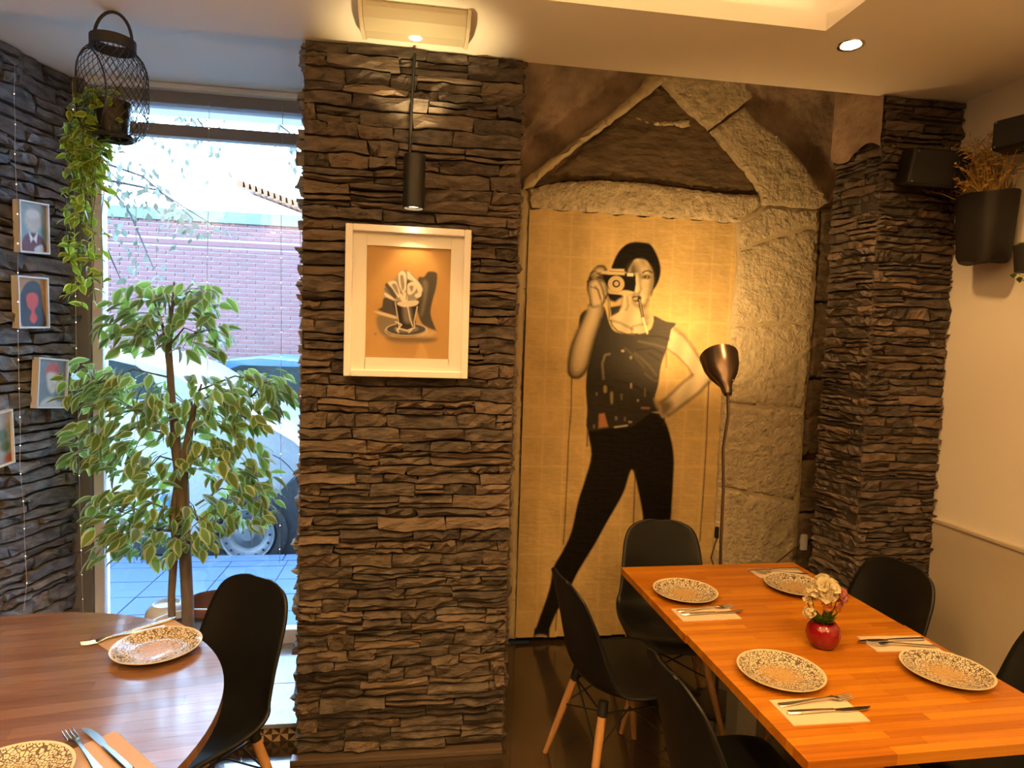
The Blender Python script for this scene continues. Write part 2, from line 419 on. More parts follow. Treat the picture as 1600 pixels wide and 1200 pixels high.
shell('ceiling', ceiling, MT['paint'])
shell('ceiling_window', lambda b: (b.box2((-2.6, PY+.02, 2.90), (-.45, WINY+.12, 2.98)), b.box2((-2.6, PY-.06, CEIL+.055), (-.45, PY+.02, 2.98))), MT['paint'])
shell('ceiling_bay', lambda b: (b.box2((.36, PY-.06, 3.40), (2.75, 3.9, 3.48)), b.box2((.36, PY-.06, CEIL+.055), (2.75, PY+.0, 3.42))), MT['paint'])
shell('wall_front', lambda b: b.box2((-4.2, -3.6, 0), (3, -3.5, 3.2)), MT['wallpaint'])
shell('wall_right', lambda b: (b.box2((WX, -3.6, 0), (WX+.15, PY+.1, CEIL+.06))), MT['wallpaint'])
dd = empty('baseboard_right', (WX, 0, 0), kind='structure')
for k in range(4):      # dado panels below a slim cap
    b = MB(); y1 = PY-.005-k*1.2; b.box2((WX-.012, y1-1.197, 0), (WX, y1, .955)); b.build('dado_panel', MT['dado'], dd, world=True)
b = MB(); b.box2((WX-.018, -3.5, .955), (WX, PY, .972)); b.build('dado_cap', MT['dado'], dd, world=True, bevel=.003)
shell('wall_bay', lambda b: (b.box2((2.72, PY, 0), (2.8, 3.9, 3.45)), b.box2((2.40, 2.68, 0), (2.8, 2.76, 3.45))), MT['rubble'])
shell('ceiling_roof', lambda b: b.box2((-4.3, -3.7, 3.46), (3.3, 3.95, 3.6)), MT['paint'])

# left stone wall: runs towards the camera, 14.8 degrees off square
LA, LB = Vector((-1.668, 3.506, 0)), Vector((-1.783, 3.068, 0))
LD = (LB-LA).normalized(); LN = Vector((-LD.y, LD.x, 0))      # normal into the room
if LN.x < 0: LN = -LN
lw = MB(); far = LA+LD*7.3
lw.prism([(LA.x, LA.y), (far.x, far.y), (far.x-LN.x*.2, far.y-LN.y*.2), (LA.x-LN.x*.2, LA.y-LN.y*.2)], 0, 2.98)
wall_left = tag(lw.build('wall_left', MT['mortar']), kind='structure')


# ------------------------------------------------------------------ stacked ledge stone
def nz1(x, seed): return mnoise.noise(Vector((x, seed*7.13, seed*3.7)))


def ledge(seed, width, z0, z1, row, length, thick, gap=.004, rough=.008, wav=.011):
    """yields (verts(u,z,d), faces, area) of irregular stacked slate pieces"""
    rng = random.Random(seed)
    zs = [z0]
    while zs[-1] < z1-row[0]*.6: zs.append(zs[-1]+rng.uniform(*row))
    zs[-1] = z1
    nb = len(zs)

    def bound(i, u):
        if i == 0 or i == nb-1: return zs[i]
        return zs[i]+wav*nz1(u*9, seed+i*.37)+wav*.45*nz1(u*31, seed+i*.91)
    out = []
    for i in range(nb-1):
        u = -rng.uniform(0, length[0]); pieces = []
        while u < width-1e-6:
            L = rng.uniform(*length); a, c = max(u, 0), min(u+L, width)
            if width-c < length[0]*.35: c = width
            if c-a > .012:
                h = zs[i+1]-zs[i]
                if h > row[1]*.72 and rng.random() < .38:
                    s = rng.uniform(.38, .62); pieces += [(a, c, 0, s), (a, c, s, 1)]
                else: pieces.append((a, c, 0, 1))
            u = c if c == width else u+L
        for (a, c, v0, v1) in pieces:
            d0 = rng.uniform(*thick); nx = 5 if c-a > .06 else 3; nv = 2
            tilt = rng.uniform(-.55, .75); sl = rng.uniform(-.006, .006)*(0 if a <= 0 else 1); sr = rng.uniform(-.006, .006)*(0 if c >= width else 1)
            vs = []
            for q in range(nv+1):
                for p in range(nx+1):
                    t = p/nx; uu = a+gap*.5+(c-a-gap)*t
                    lo, hi = bound(i, uu), bound(i+1, uu)
                    w = v0+(v1-v0)*(q/nv); zz = lo+(hi-lo)*w
                    if q == 0: zz += gap*.5+rng.uniform(0, .003)
                    if q == nv: zz -= gap*.5+rng.uniform(0, .003)
                    if q == 1: zz += rng.uniform(-.28, .28)*(hi-lo)*(v1-v0)
                    uu += sl*(q-1)*(1-t)+sr*(q-1)*t
                    edge = (p in (0, nx)) or (q in (0, nv))
                    d = d0*(1+tilt*(q/nv-.5))+rng.uniform(-rough, rough)-(rng.uniform(.002, .007) if edge else 0)
                    vs.append((uu, zz, max(.004, d)))
            n = nx+1; fs = [(q*n+p, q*n+p+1, (q+1)*n+p+1, (q+1)*n+p) for q in range(nv) for p in range(nx)]
            ring = list(range(n))+[q*n+nx for q in range(1, nv+1)]+[nv*n+p for p in range(nx-1, -1, -1)]+[q*n for q in range(nv-1, 0, -1)]
            b0 = len(vs); vs += [(vs[k][0], vs[k][1], -.012) for k in ring]
            fs += [(ring[k], b0+k, b0+(k+1) % len(ring), ring[(k+1) % len(ring)]) for k in range(len(ring))]
            out.append((vs, fs, (c-a)*(zs[i+1]-zs[i])*(v1-v0)))
    return out


def lay(pieces, o, U, Nn, material, parent, limit=300, single=True):
    o, U, Nn = Vector(o), Vector(U), Vector(Nn); pw = wloc(parent)
    pieces = sorted(pieces, key=lambda p: -p[2])
    rest = MB()
    for i, (vs, fs, ar) in enumerate(pieces):
        w = [o+U*u+Nn*d+Vector((0, 0, z))-pw for (u, z, d) in vs]
        if single and i < limit:
            m = MB(); m.add(w, fs); m.build('ledge_stone', material, parent, fix=False)
        else: rest.add(w, fs)
    if rest.v: tag(rest.build('ledge_stone_infill', material, parent, fix=False), kind='stuff')


def body(name, lo, hi, m): return shell(name, lambda b: b.box2(lo, hi), m)


pillar = body('pillar', (-.455, PY+.01, 0), (.378, 3.62, 3.45), MT['mortar'])
front = ledge(3, .833, .03, CEIL-.004, (.031, .060), (.10, .30), (.012, .042))
lay(front, (-.455, PY+.01, 0), (1, 0, 0), (0, -1, 0), MT['stone'], pillar, 300)
side = ledge(4, .86, .03, CEIL-.004, (.032, .06), (.12, .3), (.008, .03))
lay(side, (-.455, PY+.015, 0), (0, 1, 0), (-1, 0, 0), MT['daylit_stone'], pillar, single=False)
lay(ledge(5, .9, .03, CEIL+.2, (.032, .06), (.12, .3), (.006, .022)), (.378, PY+.015, 0), (0, 1, 0), (1, 0, 0), MT['stone'], pillar, single=False)
shell('trim_pillar', lambda b: b.box2((-.475, PY-.045, .0), (.375, PY, .022)), mat('base_trim', (.10, .07, .05), .35), bevel=.003)

# right-hand stone pier: one face square to the room, a splayed return behind it
P0, P1, P2 = Vector((1.955, PY, 0)), Vector((WX, PY, 0)), Vector((1.90, 2.815, 0))
pb = MB(); pb.prism([(P0.x, P0.y+.012), (P1.x, P1.y+.012), (2.5, 2.9), (P2.x+.03, P2.y+.01), (P2.x+.012, P2.y)], 0, CEIL+.3)
pier = tag(pb.build('pillar', MT['mortar']), kind='structure')
lay(ledge(11, P1.x-P0.x, .0, CEIL-.004, (.028, .05), (.10, .24), (.010, .028)), P0+Vector((0, .012, 0)), (1, 0, 0), (0, -1, 0), MT['stone'], pier, 190)
dU = (P2-P0).normalized(); dN = Vector((-dU.y, dU.x, 0))
if dN.x > 0: dN = -dN
lay(ledge(12, (P2-P0).length, .0, 2.62, (.028, .05), (.09, .2), (.008, .026)), P0+Vector((.012, .0, 0)), dU, dN, MT['stone'], pier, 110)

rb = MB(); q0, q1 = P0+Vector((.012, 0, 0))+dN*.012, P2+dN*.012
n_ = 14; vs = [tuple(q0.lerp(q1, i/n_)+dN*(.012+.014*mnoise.noise(Vector((i*.5, j*.5, 3))))+Vector((0, 0, 2.50+.10+.03*math.sin(i*.45)*(j == 0)+(3.12-2.60)*j/n_))) for j in range(n_+1) for i in range(n_+1)]
rb.add(vs, [(j*(n_+1)+i, j*(n_+1)+i+1, (j+1)*(n_+1)+i+1, (j+1)*(n_+1)+i) for j in range(n_) for i in range(n_)])
rb.build('rubble_patch', MT['rubble'], pier, smooth=180)

# left wall cladding
lay(ledge(21, 1.7, .0, 2.90, (.045, .085), (.10, .30), (.014, .045), gap=.008, wav=.014), LA, LD, LN, MT['daylit_stone'], wall_left, 300)

# ------------------------------------------------------------------ window, platform, jamb
JX = -1.655
win = empty('window_1', (-1.1, WINY, .08), kind='structure')
b = MB(); b.box2((-1.60, WINY-.03, .08), (-1.552, WINY+.03, 2.82)); b.build('window_frame_jamb', MT['framegrey'], win, world=True, bevel=.004)
b = MB(); b.box2((-1.60, WINY-.03, 2.665), (-.44, WINY+.03, 2.722)); b.build('transom_bar', MT['header'], win, world=True, bevel=.004)
b = MB(); b.box2((-1.60, WINY-.03, .08), (-.44, WINY+.03, .155)); b.build('bottom_rail', MT['framegrey'], win, world=True, bevel=.004)
b = MB(); b.box2((-1.62, WINY-.05, 2.815), (-.44, WINY+.05, 2.885)); b.build('head_beam', MT['header'], win, world=True, bevel=.004)
b = MB(); b.box2((-1.60, WINY-.09, 2.872), (-.44, WINY-.03, 2.90)); b.build('cornice', MT['white'], win, world=True, bevel=.008)
b = MB(); b.box2((-1.56, WINY-.004, .15), (-.44, WINY+.004, 2.67)); b.build('pane', MT['glass'], win, world=True)
b = MB(); b.box2((-1.56, WINY-.004, 2.72), (-.44, WINY+.004, 2.82)); b.build('pane', MT['glass'], win, world=True)
shell('trim_window', lambda b: b.box2((-1.76, WINY-.045, 0), (-1.60, WINY+.1, 2.92)), MT['jamb'], bevel=.006)
shell('wall_window', lambda b: (b.box2((-2.7, WINY+.1, -.1), (-1.73, WINY+.3, 4.5)), b.box2((-1.62, WINY+.03, 2.86), (-.44, WINY+.3, 4.5)), b.box2((-.46, WINY+.19, -.1), (3.2, WINY+.4, 4.5))), MT['wallpaint'])

step = empty('step', (-1.1, 2.7, 0), kind='structure')
b = MB(); b.box2((-1.95, 2.712, 0), (-.44, 3.55, .062)); b.build('step_core', MT['mortar'], step, world=True)
for (x0, x1) in ((-1.9, -1.3), (-1.298, -.70), (-.698, -.445)):
    for (y0, y1) in ((2.69, 3.018), (3.021, 3.46)):
        b = MB(); b.box2((x0, y0, .062), (x1-.002, y1, .08)); b.build('marble_slab', MT['marble'], step, world=True, bevel=.002)
for k in range(17):     # pinwheel tiles on the riser
    b = MB(); x0 = -.447-(k+1)*.066; c = (x0+.032, .031); pts = [(x0, 0), (x0+.032, 0), (x0+.064, 0), (x0+.064, .031), (x0+.064, .061), (x0+.032, .061), (x0, .061), (x0, .031)]
    for j in range(8):
        a, d = pts[j], pts[(j+1) % 8]
        b.add([(c[0], 2.700, c[1]), (a[0], 2.700, a[1]), (d[0], 2.700, d[1])], [(0, 1, 2)], j % 2)
    b.box2((x0, 2.7003, 0), (x0+.064, 2.712, .061), 0)
    b.build('riser_tile', [MT['tilecream'], MT['tilebrown']], step, world=True, fix=False)

# ------------------------------------------------------------------ mural bay: old granite surround in a rubble wall
wb = MB()
gx, gz = np.linspace(.34, 2.74, 90), np.linspace(0, 3.42, 120)
vs = [(x, MURY+.045+.022*mnoise.noise(Vector((x*5, z*5, 1)))+.010*mnoise.noise(Vector((x*17, z*17, 4))), z) for z in gz for x in gx]
wb.add(vs, [(j*90+i, j*90+i+1, (j+1)*90+i+1, (j+1)*90+i) for j in range(119) for i in range(89)])
wall_back = tag(wb.build('wall_back', MT['rubble'], smooth=180), kind='structure')


def slab(name, pxs, m, parent, proud, amp=.014, step_=.022, scale=22, jag=.004, seed=0, yb=MURY+.06, label=None):
    """rough-faced block whose outline was measured on the photograph, built at its true place on the wall"""
    poly = [Vector(XZ(x, y, MURY-proud)) for x, y in pxs]
    rng = random.Random(seed); bd = []
    for i in range(len(poly)):
        a, c = poly[i], poly[(i+1) % len(poly)]; n = max(1, int((c-a).length/step_))
        for k in range(n):
            p = a.lerp(c, k/n)
            if k: p = p+Vector((rng.uniform(-jag, jag), rng.uniform(-jag, jag)))
            bd.append(p)
    nb = len(bd); pts = list(bd)
    x0, x1 = min(p.x for p in bd), max(p.x for p in bd); z0, z1 = min(p.y for p in bd), max(p.y for p in bd)
    z = z0+step_*.7
    while z < z1:
        x = x0+step_*.7
        while x < x1:
            q = Vector((x+rng.uniform(-.3, .3)*step_, z+rng.uniform(-.3, .3)*step_))
            if all((q-p).length > step_*.5 for p in bd): pts.append(q)
            x += step_
        z += step_
    vo, eo, fo, ov, oe, of = delaunay_2d_cdt(pts, [(i, (i+1) % nb) for i in range(nb)], [], 1, 1e-5)
    onb = {i for i in range(len(vo)) if any(s < nb for s in ov[i])}
    mb = MB(); top = []
    for i, p in enumerate(vo):
        h = amp*mnoise.noise(Vector((p.x*scale, p.y*scale, seed)))+amp*.6*mnoise.noise(Vector((p.x*scale*2.7, p.y*scale*2.7, seed+5)))
        top.append((p.x, MURY-proud+(.012 if i in onb else -h), p.y))
    fs = [tuple(f) for f in fo]
    loop = [next(i for i in range(len(vo)) if k in ov[i]) for k in range(nb)]
    base = len(top); vs = top+[(top[i][0], yb, top[i][2]) for i in loop]
    fs += [(loop[k], loop[(k+1) % nb], base+(k+1) % nb, base+k) for k in range(nb)]
    mb.add(vs, fs); o = mb.build(name, m, parent, smooth=50, world=True)
    if label: o['label'] = label
    return o


slab('granite_lintel', [(826, 296), (850, 289), (876, 284), (940, 281), (1004, 285), (1072, 294), (1131, 302), (1187, 305), (1190, 320), (1159, 349), (1106, 343), (970, 334), (832, 324)], MT['granite'], wall_back, .035, seed=1)
slab('granite_block', [(1159, 350), (1199, 323), (1281, 328), (1277, 352), (1200, 371), (1158, 389)], MT['granite'], wall_back, .045, seed=2)
slab('granite_block', [(1158, 392), (1200, 374), (1277, 355), (1274, 430), (1270, 503), (1145, 506), (1152, 440)], MT['granite'], wall_back, .045, seed=3)
slab('granite_block', [(1145, 509), (1270, 506), (1264, 580), (1257, 640), (1130, 630), (1140, 560)], MT['granite'], wall_back, .045, seed=4)
slab('granite_block', [(1130, 633), (1257, 643), (1253, 715), (1249, 785), (1123, 760)], MT['granite'], wall_back, .045, seed=5)
slab('granite_block', [(1123, 763), (1249, 788), (1241, 880), (1233, 1000), (1112, 1000)], MT['granite'], wall_back, .045, seed=6)
slab('joint_mortar', [(1150, 345), (1195, 318), (1283, 326), (1274, 500), (1260, 642), (1252, 786), (1236, 1000), (1108, 1000), (1128, 640), (1142, 508), (1154, 400)], MT['plaster'], wall_back, .036, amp=.003, seed=31)
slab('granite_raking_block', [(1036, 118), (1097, 116), (1166, 122), (1177, 151), (1161, 163), (1112, 200), (1080, 174), (1059, 148), (1040, 128)], MT['granite'], wall_back, .055, seed=7)
slab('granite_raking_block', [(1114, 203), (1165, 166), (1182, 188), (1218, 213), (1250, 247), (1299, 315), (1280, 326), (1192, 320), (1190, 300), (1170, 268), (1140, 234)], MT['granite'], wall_back, .045, seed=8)
slab('plaster_raking_strip', [(1012, 118), (1046, 118), (1034, 131), (978, 175), (919, 217), (855, 268), (830, 294), (818, 294), (820, 279), (885, 230), (949, 181), (1000, 137)], MT['plaster'], wall_back, .03, amp=.004, seed=9)
slab('tympanum_panel', [(833, 293), (1034, 133), (1058, 150), (1112, 204), (1188, 299), (1185, 303), (1131, 300), (1072, 292), (1004, 283), (940, 279), (876, 282)], MT['darkrock'], wall_back, .004, amp=.014, scale=9, seed=10)
slab('tympanum_ledge', [(993, 182), (1018, 189), (1050, 187), (1081, 186), (1078, 199), (1045, 197), (1018, 194)], MT['granite'], wall_back, .012, amp=.003, seed=11, step_=.015)
slab('plaster_edge_strip', [(814, 296), (829, 297), (829, 330), (824, 420), (815, 600), (811, 800), (806, 1000), (792, 1000), (800, 700), (806, 400)], MT['plaster'], wall_back, .012, amp=.005, seed=12)
for i, pl in enumerate([[(1284, 328), (1306, 322), (1300, 470), (1270, 470), (1281, 400)], [(1269, 474), (1300, 473), (1292, 590), (1266, 590)], [(1265, 594), (1291, 593), (1284, 712), (1254, 712)], [(1253, 722), (1285, 718), (1278, 800), (1246, 800)], [(1245, 804), (1277, 803), (1268, 1000), (1236, 1000)]]):
    slab('dark_block', pl, MT['darkrock'], wall_back, .02 if i < 3 else .03, amp=.014, seed=20+i, step_=.018)


# ------------------------------------------------------------------ painted prints: colours held per vertex of the sheet
def catmull(pts, n=6):
    k = len(pts); out = []
    for i in range(k):
        p0, p1, p2, p3 = [np.array(pts[(i+j-1) % k], float) for j in range(4)]
        for t in np.linspace(0, 1, n, endpoint=False):
            out.append(.5*((2*p1)+(-p0+p2)*t+(2*p0-5*p1+4*p2-p3)*t*t+(-p0+3*p1-3*p2+p3)*t**3))
    return np.array(out)


class Paint:
    def __init__(s, x, y, base): s.x, s.y = np.asarray(x, float), np.asarray(y, float); s.c = np.tile(np.array(base, float), (len(s.x), 1))

    def _mix(s, idx, a, col):
        c = col(s.x[idx], s.y[idx]) if callable(col) else np.array(col, float)
        s.c[idx] = s.c[idx]*(1-a[:, None])+c*a[:, None]

    @staticmethod
    def _dist(px, py, pts, closed):
        d = np.full(len(px), 1e9); n = len(pts)
        for i in range(n if closed else n-1):
            ax, ay = pts[i]; bx, by = pts[(i+1) % n]; dx, dy = bx-ax, by-ay; q = dx*dx+dy*dy+1e-12
            t = np.clip(((px-ax)*dx+(py-ay)*dy)/q, 0, 1); d = np.minimum(d, (px-ax-t*dx)**2+(py-ay-t*dy)**2)
        return np.sqrt(d)

    def poly(s, pts, col, soft=1.0, alpha=1, smooth=True):
        pts = catmull(pts, 4) if smooth else np.array(pts, float)
        lo, hi = pts.min(0)-soft, pts.max(0)+soft
        idx = np.where((s.x > lo[0]) & (s.x < hi[0]) & (s.y > lo[1]) & (s.y < hi[1]))[0]
        if not len(idx): return
        px, py = s.x[idx], s.y[idx]; ins = np.zeros(len(idx), bool); n = len(pts)
        for i in range(n):
            ax, ay = pts[i]; bx, by = pts[(i+1) % n]
            if ay == by: continue
            ins ^= ((ay > py) != (by > py)) & (px < (bx-ax)*(py-ay)/(by-ay)+ax)
        d = s._dist(px, py, pts, True)*np.where(ins, 1, -1)
        s._mix(idx, np.clip(d/soft*.5+.5, 0, 1)*alpha, col)

    def line(s, pts, w, col, soft=.8, alpha=1):
        pts = np.array(pts, float); lo, hi = pts.min(0)-w-soft, pts.max(0)+w+soft
        idx = np.where((s.x > lo[0]) & (s.x < hi[0]) & (s.y > lo[1]) & (s.y < hi[1]))[0]
        if not len(idx): return
        d = w/2-s._dist(s.x[idx], s.y[idx], pts, False); s._mix(idx, np.clip(d/soft*.5+.5, 0, 1)*alpha, col)

    def disc(s, c, r, col, soft=.8, alpha=1, ratio=1.0, ring=0, ang=0):
        ca, sa = math.cos(ang), math.sin(ang); dx, dy = s.x-c[0], s.y-c[1]; u, v = dx*ca+dy*sa, (-dx*sa+dy*ca)/ratio
        d = r-np.hypot(u, v)
        if ring: d = ring/2-np.abs(d)
        a = np.clip(d/soft*.5+.5, 0, 1)*alpha; idx = np.where(a > 0)[0]; s._mix(idx, a[idx], col)


def fbm(x, y, seed=0, octs=4):
    """cheap smooth value noise on arrays, 0..1"""
    rng = np.random.RandomState(seed); tot = np.zeros_like(x); amp = 1; s = 0
    for o in range(octs):
        g = rng.rand(64, 64); xi = np.floor(x).astype(int); yi = np.floor(y).astype(int); fx, fy = x-xi, y-yi; fx = fx*fx*(3-2*fx); fy = fy*fy*(3-2*fy)
        a = g[xi % 64, yi % 64]; b = g[(xi+1) % 64, yi % 64]; c = g[xi % 64, (yi+1) % 64]; d = g[(xi+1) % 64, (yi+1) % 64]
        tot += amp*((a*(1-fx)+b*fx)*(1-fy)+(c*(1-fx)+d*fx)*fy); s += amp; amp *= .5; x = x*2+3.1; y = y*2+1.7
    return tot/s


def sheet(name, origin, U, V, nu, nv, paint, m, parent=None, keep=None, disp=None, N=None):
    """flat sheet of nu x nv points; paint(u,v) -> colours"""
    u, v = np.meshgrid(np.linspace(0, 1, nu), np.linspace(0, 1, nv)); u = u.ravel(); v = v.ravel()
    pos = np.array(origin)[None]+u[:, None]*np.array(U)[None]+v[:, None]*np.array(V)[None]
    col = paint(u, v, pos)
    if disp is not None: pos = pos+disp(u, v)[:, None]*np.array(N)[None]
    i = np.arange(nu*nv).reshape(nv, nu); q = np.stack([i[:-1, :-1], i[:-1, 1:], i[1:, 1:], i[1:, :-1]], -1).reshape(-1, 4)
    if keep is not None:
        k = keep(u, v, pos); q = q[k[q].all(1)]
    if parent is not None: pos = pos-np.array(wloc(parent))[None]
    me = bpy.data.meshes.new(name); me.vertices.add(len(pos)); me.vertices.foreach_set('co', pos.ravel().astype(np.float32))
    me.loops.add(q.size); me.loops.foreach_set('vertex_index', q.ravel().astype(np.int32)); me.polygons.add(len(q))
    me.polygons.foreach_set('loop_start', (np.arange(len(q))*4).astype(np.int32)); me.polygons.foreach_set('loop_total', np.full(len(q), 4, np.int32))
    me.update(calc_edges=True)
    at = me.color_attributes.new('print', 'FLOAT_COLOR', 'POINT'); at.data.foreach_set('color', np.concatenate([np.clip(col, 0, 1), np.ones((len(col), 1))], 1).ravel().astype(np.float32))
    me.materials.append(m); me.shade_smooth()
    o = bpy.data.objects.new(name, me); COL.objects.link(o)
    if parent is not None: o.parent = parent
    return o


A_ = lambda pts: [(880+x/3.75, 360+y/3.75) for x, y in pts]
B_ = lambda pts: [(900+x/6.669, 360+y/6.667) for x, y in pts]
C_ = lambda pts: [(880+x/6.0, 520+y/6.0) for x, y in pts]
D_ = lambda pts: [(800+x/2.308, 580+y/2.308) for x, y in pts]
INK = (.010, .008, .006); SKIN = (.72, .58, .36); SKIND = (.10, .07, .038); SHIRT = (.036, .031, .024)


def paint_mural(u, v, pos):
    X, Y = to_px(pos[:, 0], pos[:, 1], pos[:, 2]); p = Paint(X, Y, (.66, .47, .20))
    n = fbm(u*9, v*17, 1); p.c *= (.80+.36*n)[:, None]; p.c *= (.93+.14*fbm(u*55, v*160, 2, 2))[:, None]
    # pasted pages: faint grid of pale gutters and slightly different sheets
    gxn, gyn = u*1.24/.118, v*2.44/.168; cell = np.floor(gxn)*7.3+np.floor(gyn)*3.9; p.c *= (.93+.14*(np.sin(cell*12.9)*.5+.5))[:, None]
    gut = np.minimum(np.abs(gxn-np.round(gxn)), np.abs(gyn-np.round(gyn))*1.4); a = np.clip(1-gut/.075, 0, 1)*.45; p.c = p.c*(1-a[:, None])+np.array((.80, .60, .28))*a[:, None]
    txt = ((np.sin(v*2.44*900) > .35) & (gut > .16) & (fbm(u*24, v*40, 5, 2) > .56)); p.c[txt] *= .9
    sk = lambda x, y: np.array(SKIN)[None]*(.9+.12*np.sin(x*.21+y*.05))[:, None]
    # legs
    p.poly(D_([(275, 200), (285, 300), (262, 390), (237, 470), (212, 580), (180, 650), (150, 705), (135, 780), (112, 850), (86, 925), (80, 960), (130, 965), (135, 930), (163, 865), (200, 800), (240, 720), (300, 620), (350, 530), (400, 440), (424, 368), (434, 357), (446, 395), (462, 470), (472, 540), (480, 680), (490, 830), (505, 950), (540, 950), (548, 840), (560, 690), (572, 540), (580, 400), (583, 310), (572, 240), (548, 172), (520, 150), (430, 150), (340, 180)]), INK, 1.5)
    p.poly(D_([(84, 925), (80, 955), (76, 988), (128, 988), (133, 950), (130, 930)]), INK, 1.5); p.poly(D_([(84, 952), (108, 948), (126, 955), (120, 968), (96, 970), (84, 978)]), (.42, .34, .34), 2, .8)
    # raised arm and hand
    p.poly(A_([(150, 455), (98, 497), (95, 575), (130, 540), (170, 470)]), SHIRT, 1.5)
    p.poly(A_([(240, 450), (270, 545), (300, 590), (370, 606), (450, 604), (508, 582), (528, 535), (530, 500), (600, 532), (657, 545), (640, 572), (630, 600), (606, 690), (572, 790), (556, 900), (536, 975), (540, 1010), (565, 1055), (505, 1072), (400, 1148), (260, 1162), (143, 1168), (140, 1050), (132, 950), (135, 850), (150, 700), (185, 560), (215, 470)]), lambda x, y: np.array(SHIRT)[None]*(1+1.5*np.clip((x-945)/90, 0, 1)*np.clip((640-y)/60, 0, 1))[:, None], 1.2)
    p.poly(A_([(148, 430), (232, 440), (224, 520), (196, 610), (170, 700), (148, 790), (124, 838), (92, 866), (50, 864), (27, 832), (29, 760), (45, 680), (75, 605), (112, 525), (140, 470)]), SKIND, 1.4)
    p.poly(A_([(160, 440), (215, 450), (200, 530), (170, 615), (150, 700), (128, 790), (105, 830), (80, 845), (58, 835), (48, 790), (60, 700), (88, 615), (122, 540), (150, 475)]), (.55, .43, .25), 7)
    p.poly(A_([(165, 450), (195, 455), (180, 530), (150, 620), (128, 700), (105, 790), (85, 800), (75, 760), (88, 690), (115, 600), (150, 500)]), SKIN, 8, .8)
    p.poly(A_([(142, 295), (160, 248), (200, 206), (242, 208), (258, 240), (250, 270), (262, 350), (252, 405), (226, 440), (165, 452), (152, 385), (140, 335)]), SKIND, 1.3)
    p.poly(A_([(168, 300), (200, 290), (235, 310), (246, 370), (238, 420), (210, 440), (172, 440), (160, 380), (156, 330)]), SKIN, 4)
    p.poly(A_([(170, 262), (195, 225), (228, 222), (238, 240), (205, 262), (180, 285)]), (.60, .47, .28), 3)
    p.line(A_([(130, 480), (108, 530), (72, 610), (43, 685), (28, 765), (28, 830), (52, 862), (90, 864), (122, 838), (147, 790), (168, 702), (195, 608), (222, 520)]), 2.6, INK, 3.2, .75)
    p.line(A_([(142, 300), (140, 345), (154, 395), (160, 440)]), 1.8, INK, 1.6, .8); p.line(A_([(205, 300), (222, 330), (232, 370), (252, 400)]), 2.0, INK, 1.6, .75); p.line(A_([(186, 330), (205, 352), (214, 392), (226, 430)]), 2.2, SKIND, 2, .8); p.line(A_([(160, 250), (186, 240), (214, 262)]), 1.6, INK, 1.4, .8); p.line(A_([(150, 285), (178, 270), (212, 282), (240, 286)]), 1.6, INK, 1.4, .8)
    for ln in ([(138, 300), (180, 284), (235, 300)], [(215, 300), (235, 350), (238, 420)], [(160, 330), (200, 345), (220, 400)], [(176, 262), (212, 250), (246, 236)], [(228, 440), (238, 405), (262, 372)]): p.line(A_(ln), 1.3, INK, 1, .8)
    # neck and chest
    p.poly(B_([(470, 670), (465, 780), (440, 850), (360, 895), (360, 960), (400, 1012), (470, 1060), (560, 1080), (650, 1077), (720, 1060), (770, 1012), (790, 950), (802, 900), (752, 880), (735, 800), (738, 700), (600, 690)]), sk, 1.2)
    p.poly(B_([(355, 800), (470, 780), (445, 850), (365, 895)]), SHIRT, 1.2, 1, False)
    p.poly(B_([(600, 740), (640, 790), (690, 860), (700, 960), (740, 960), (760, 900), (735, 840), (735, 720), (700, 760)]), SKIND, 6, .55)
    for ln, w in (([(370, 940), (450, 960), (530, 1000), (590, 1030)], 2.2), ([(590, 1000), (660, 985), (740, 975)], 2.0), ([(480, 700), (470, 800), (400, 870)], 2.0), ([(530, 690), (540, 790), (520, 830)], 1.6), ([(575, 1020), (580, 1070)], 1.4)): p.line(B_(ln), w, SKIND, 2.5, .75)
    p.line(B_([(360, 940), (375, 990), (430, 1045), (520, 1080), (640, 1078)]), 1.6, INK, 1)
    # hair, face
    p.poly(B_([(372, 400), (385, 340), (415, 270), (460, 200), (530, 142), (610, 121), (690, 126), (765, 142), (812, 200), (852, 285), (876, 370), (878, 450), (860, 520), (832, 580), (800, 625), (776, 690), (768, 650), (700, 560), (560, 460), (480, 420)]), INK, 1.3)
    p.poly(B_([(590, 330), (610, 305), (650, 296), (720, 312), (765, 365), (795, 430), (804, 520), (795, 590), (772, 660), (742, 735), (700, 765), (640, 772), (590, 745), (572, 690), (560, 600), (545, 470), (545, 410)]), sk, 1.5)
    p.poly(B_([(545, 400), (600, 330), (645, 410), (634, 520), (612, 600), (580, 660), (560, 600)]), SKIND, 6, .92)
    p.poly(B_([(765, 380), (802, 450), (804, 540), (782, 645), (740, 730), (755, 610), (768, 500)]), SKIND, 5, .85); p.poly(B_([(600, 745), (650, 772), (705, 762), (740, 728), (728, 800), (640, 800)]), SKIND, 5, .7); p.poly(B_([(690, 560), (740, 540), (752, 610), (725, 680), (700, 650)]), (.40, .30, .17), 7, .5)
    p.poly(B_([(690, 300), (760, 380), (780, 430), (740, 400), (680, 340)]), SKIND, 6, .5)
    p.poly(B_([(685, 490), (720, 462), (755, 466), (772, 488), (755, 506), (705, 504)]), INK, 2.2, .95); p.disc(B_([(738, 484)])[0], 1.4, (.35, .3, .2)); p.poly(B_([(665, 460), (700, 455), (690, 500), (668, 500)]), SKIND, 4, .6)
    p.line(B_([(692, 442), (720, 424), (755, 424), (785, 440)]), 2.0, INK, 1.2)
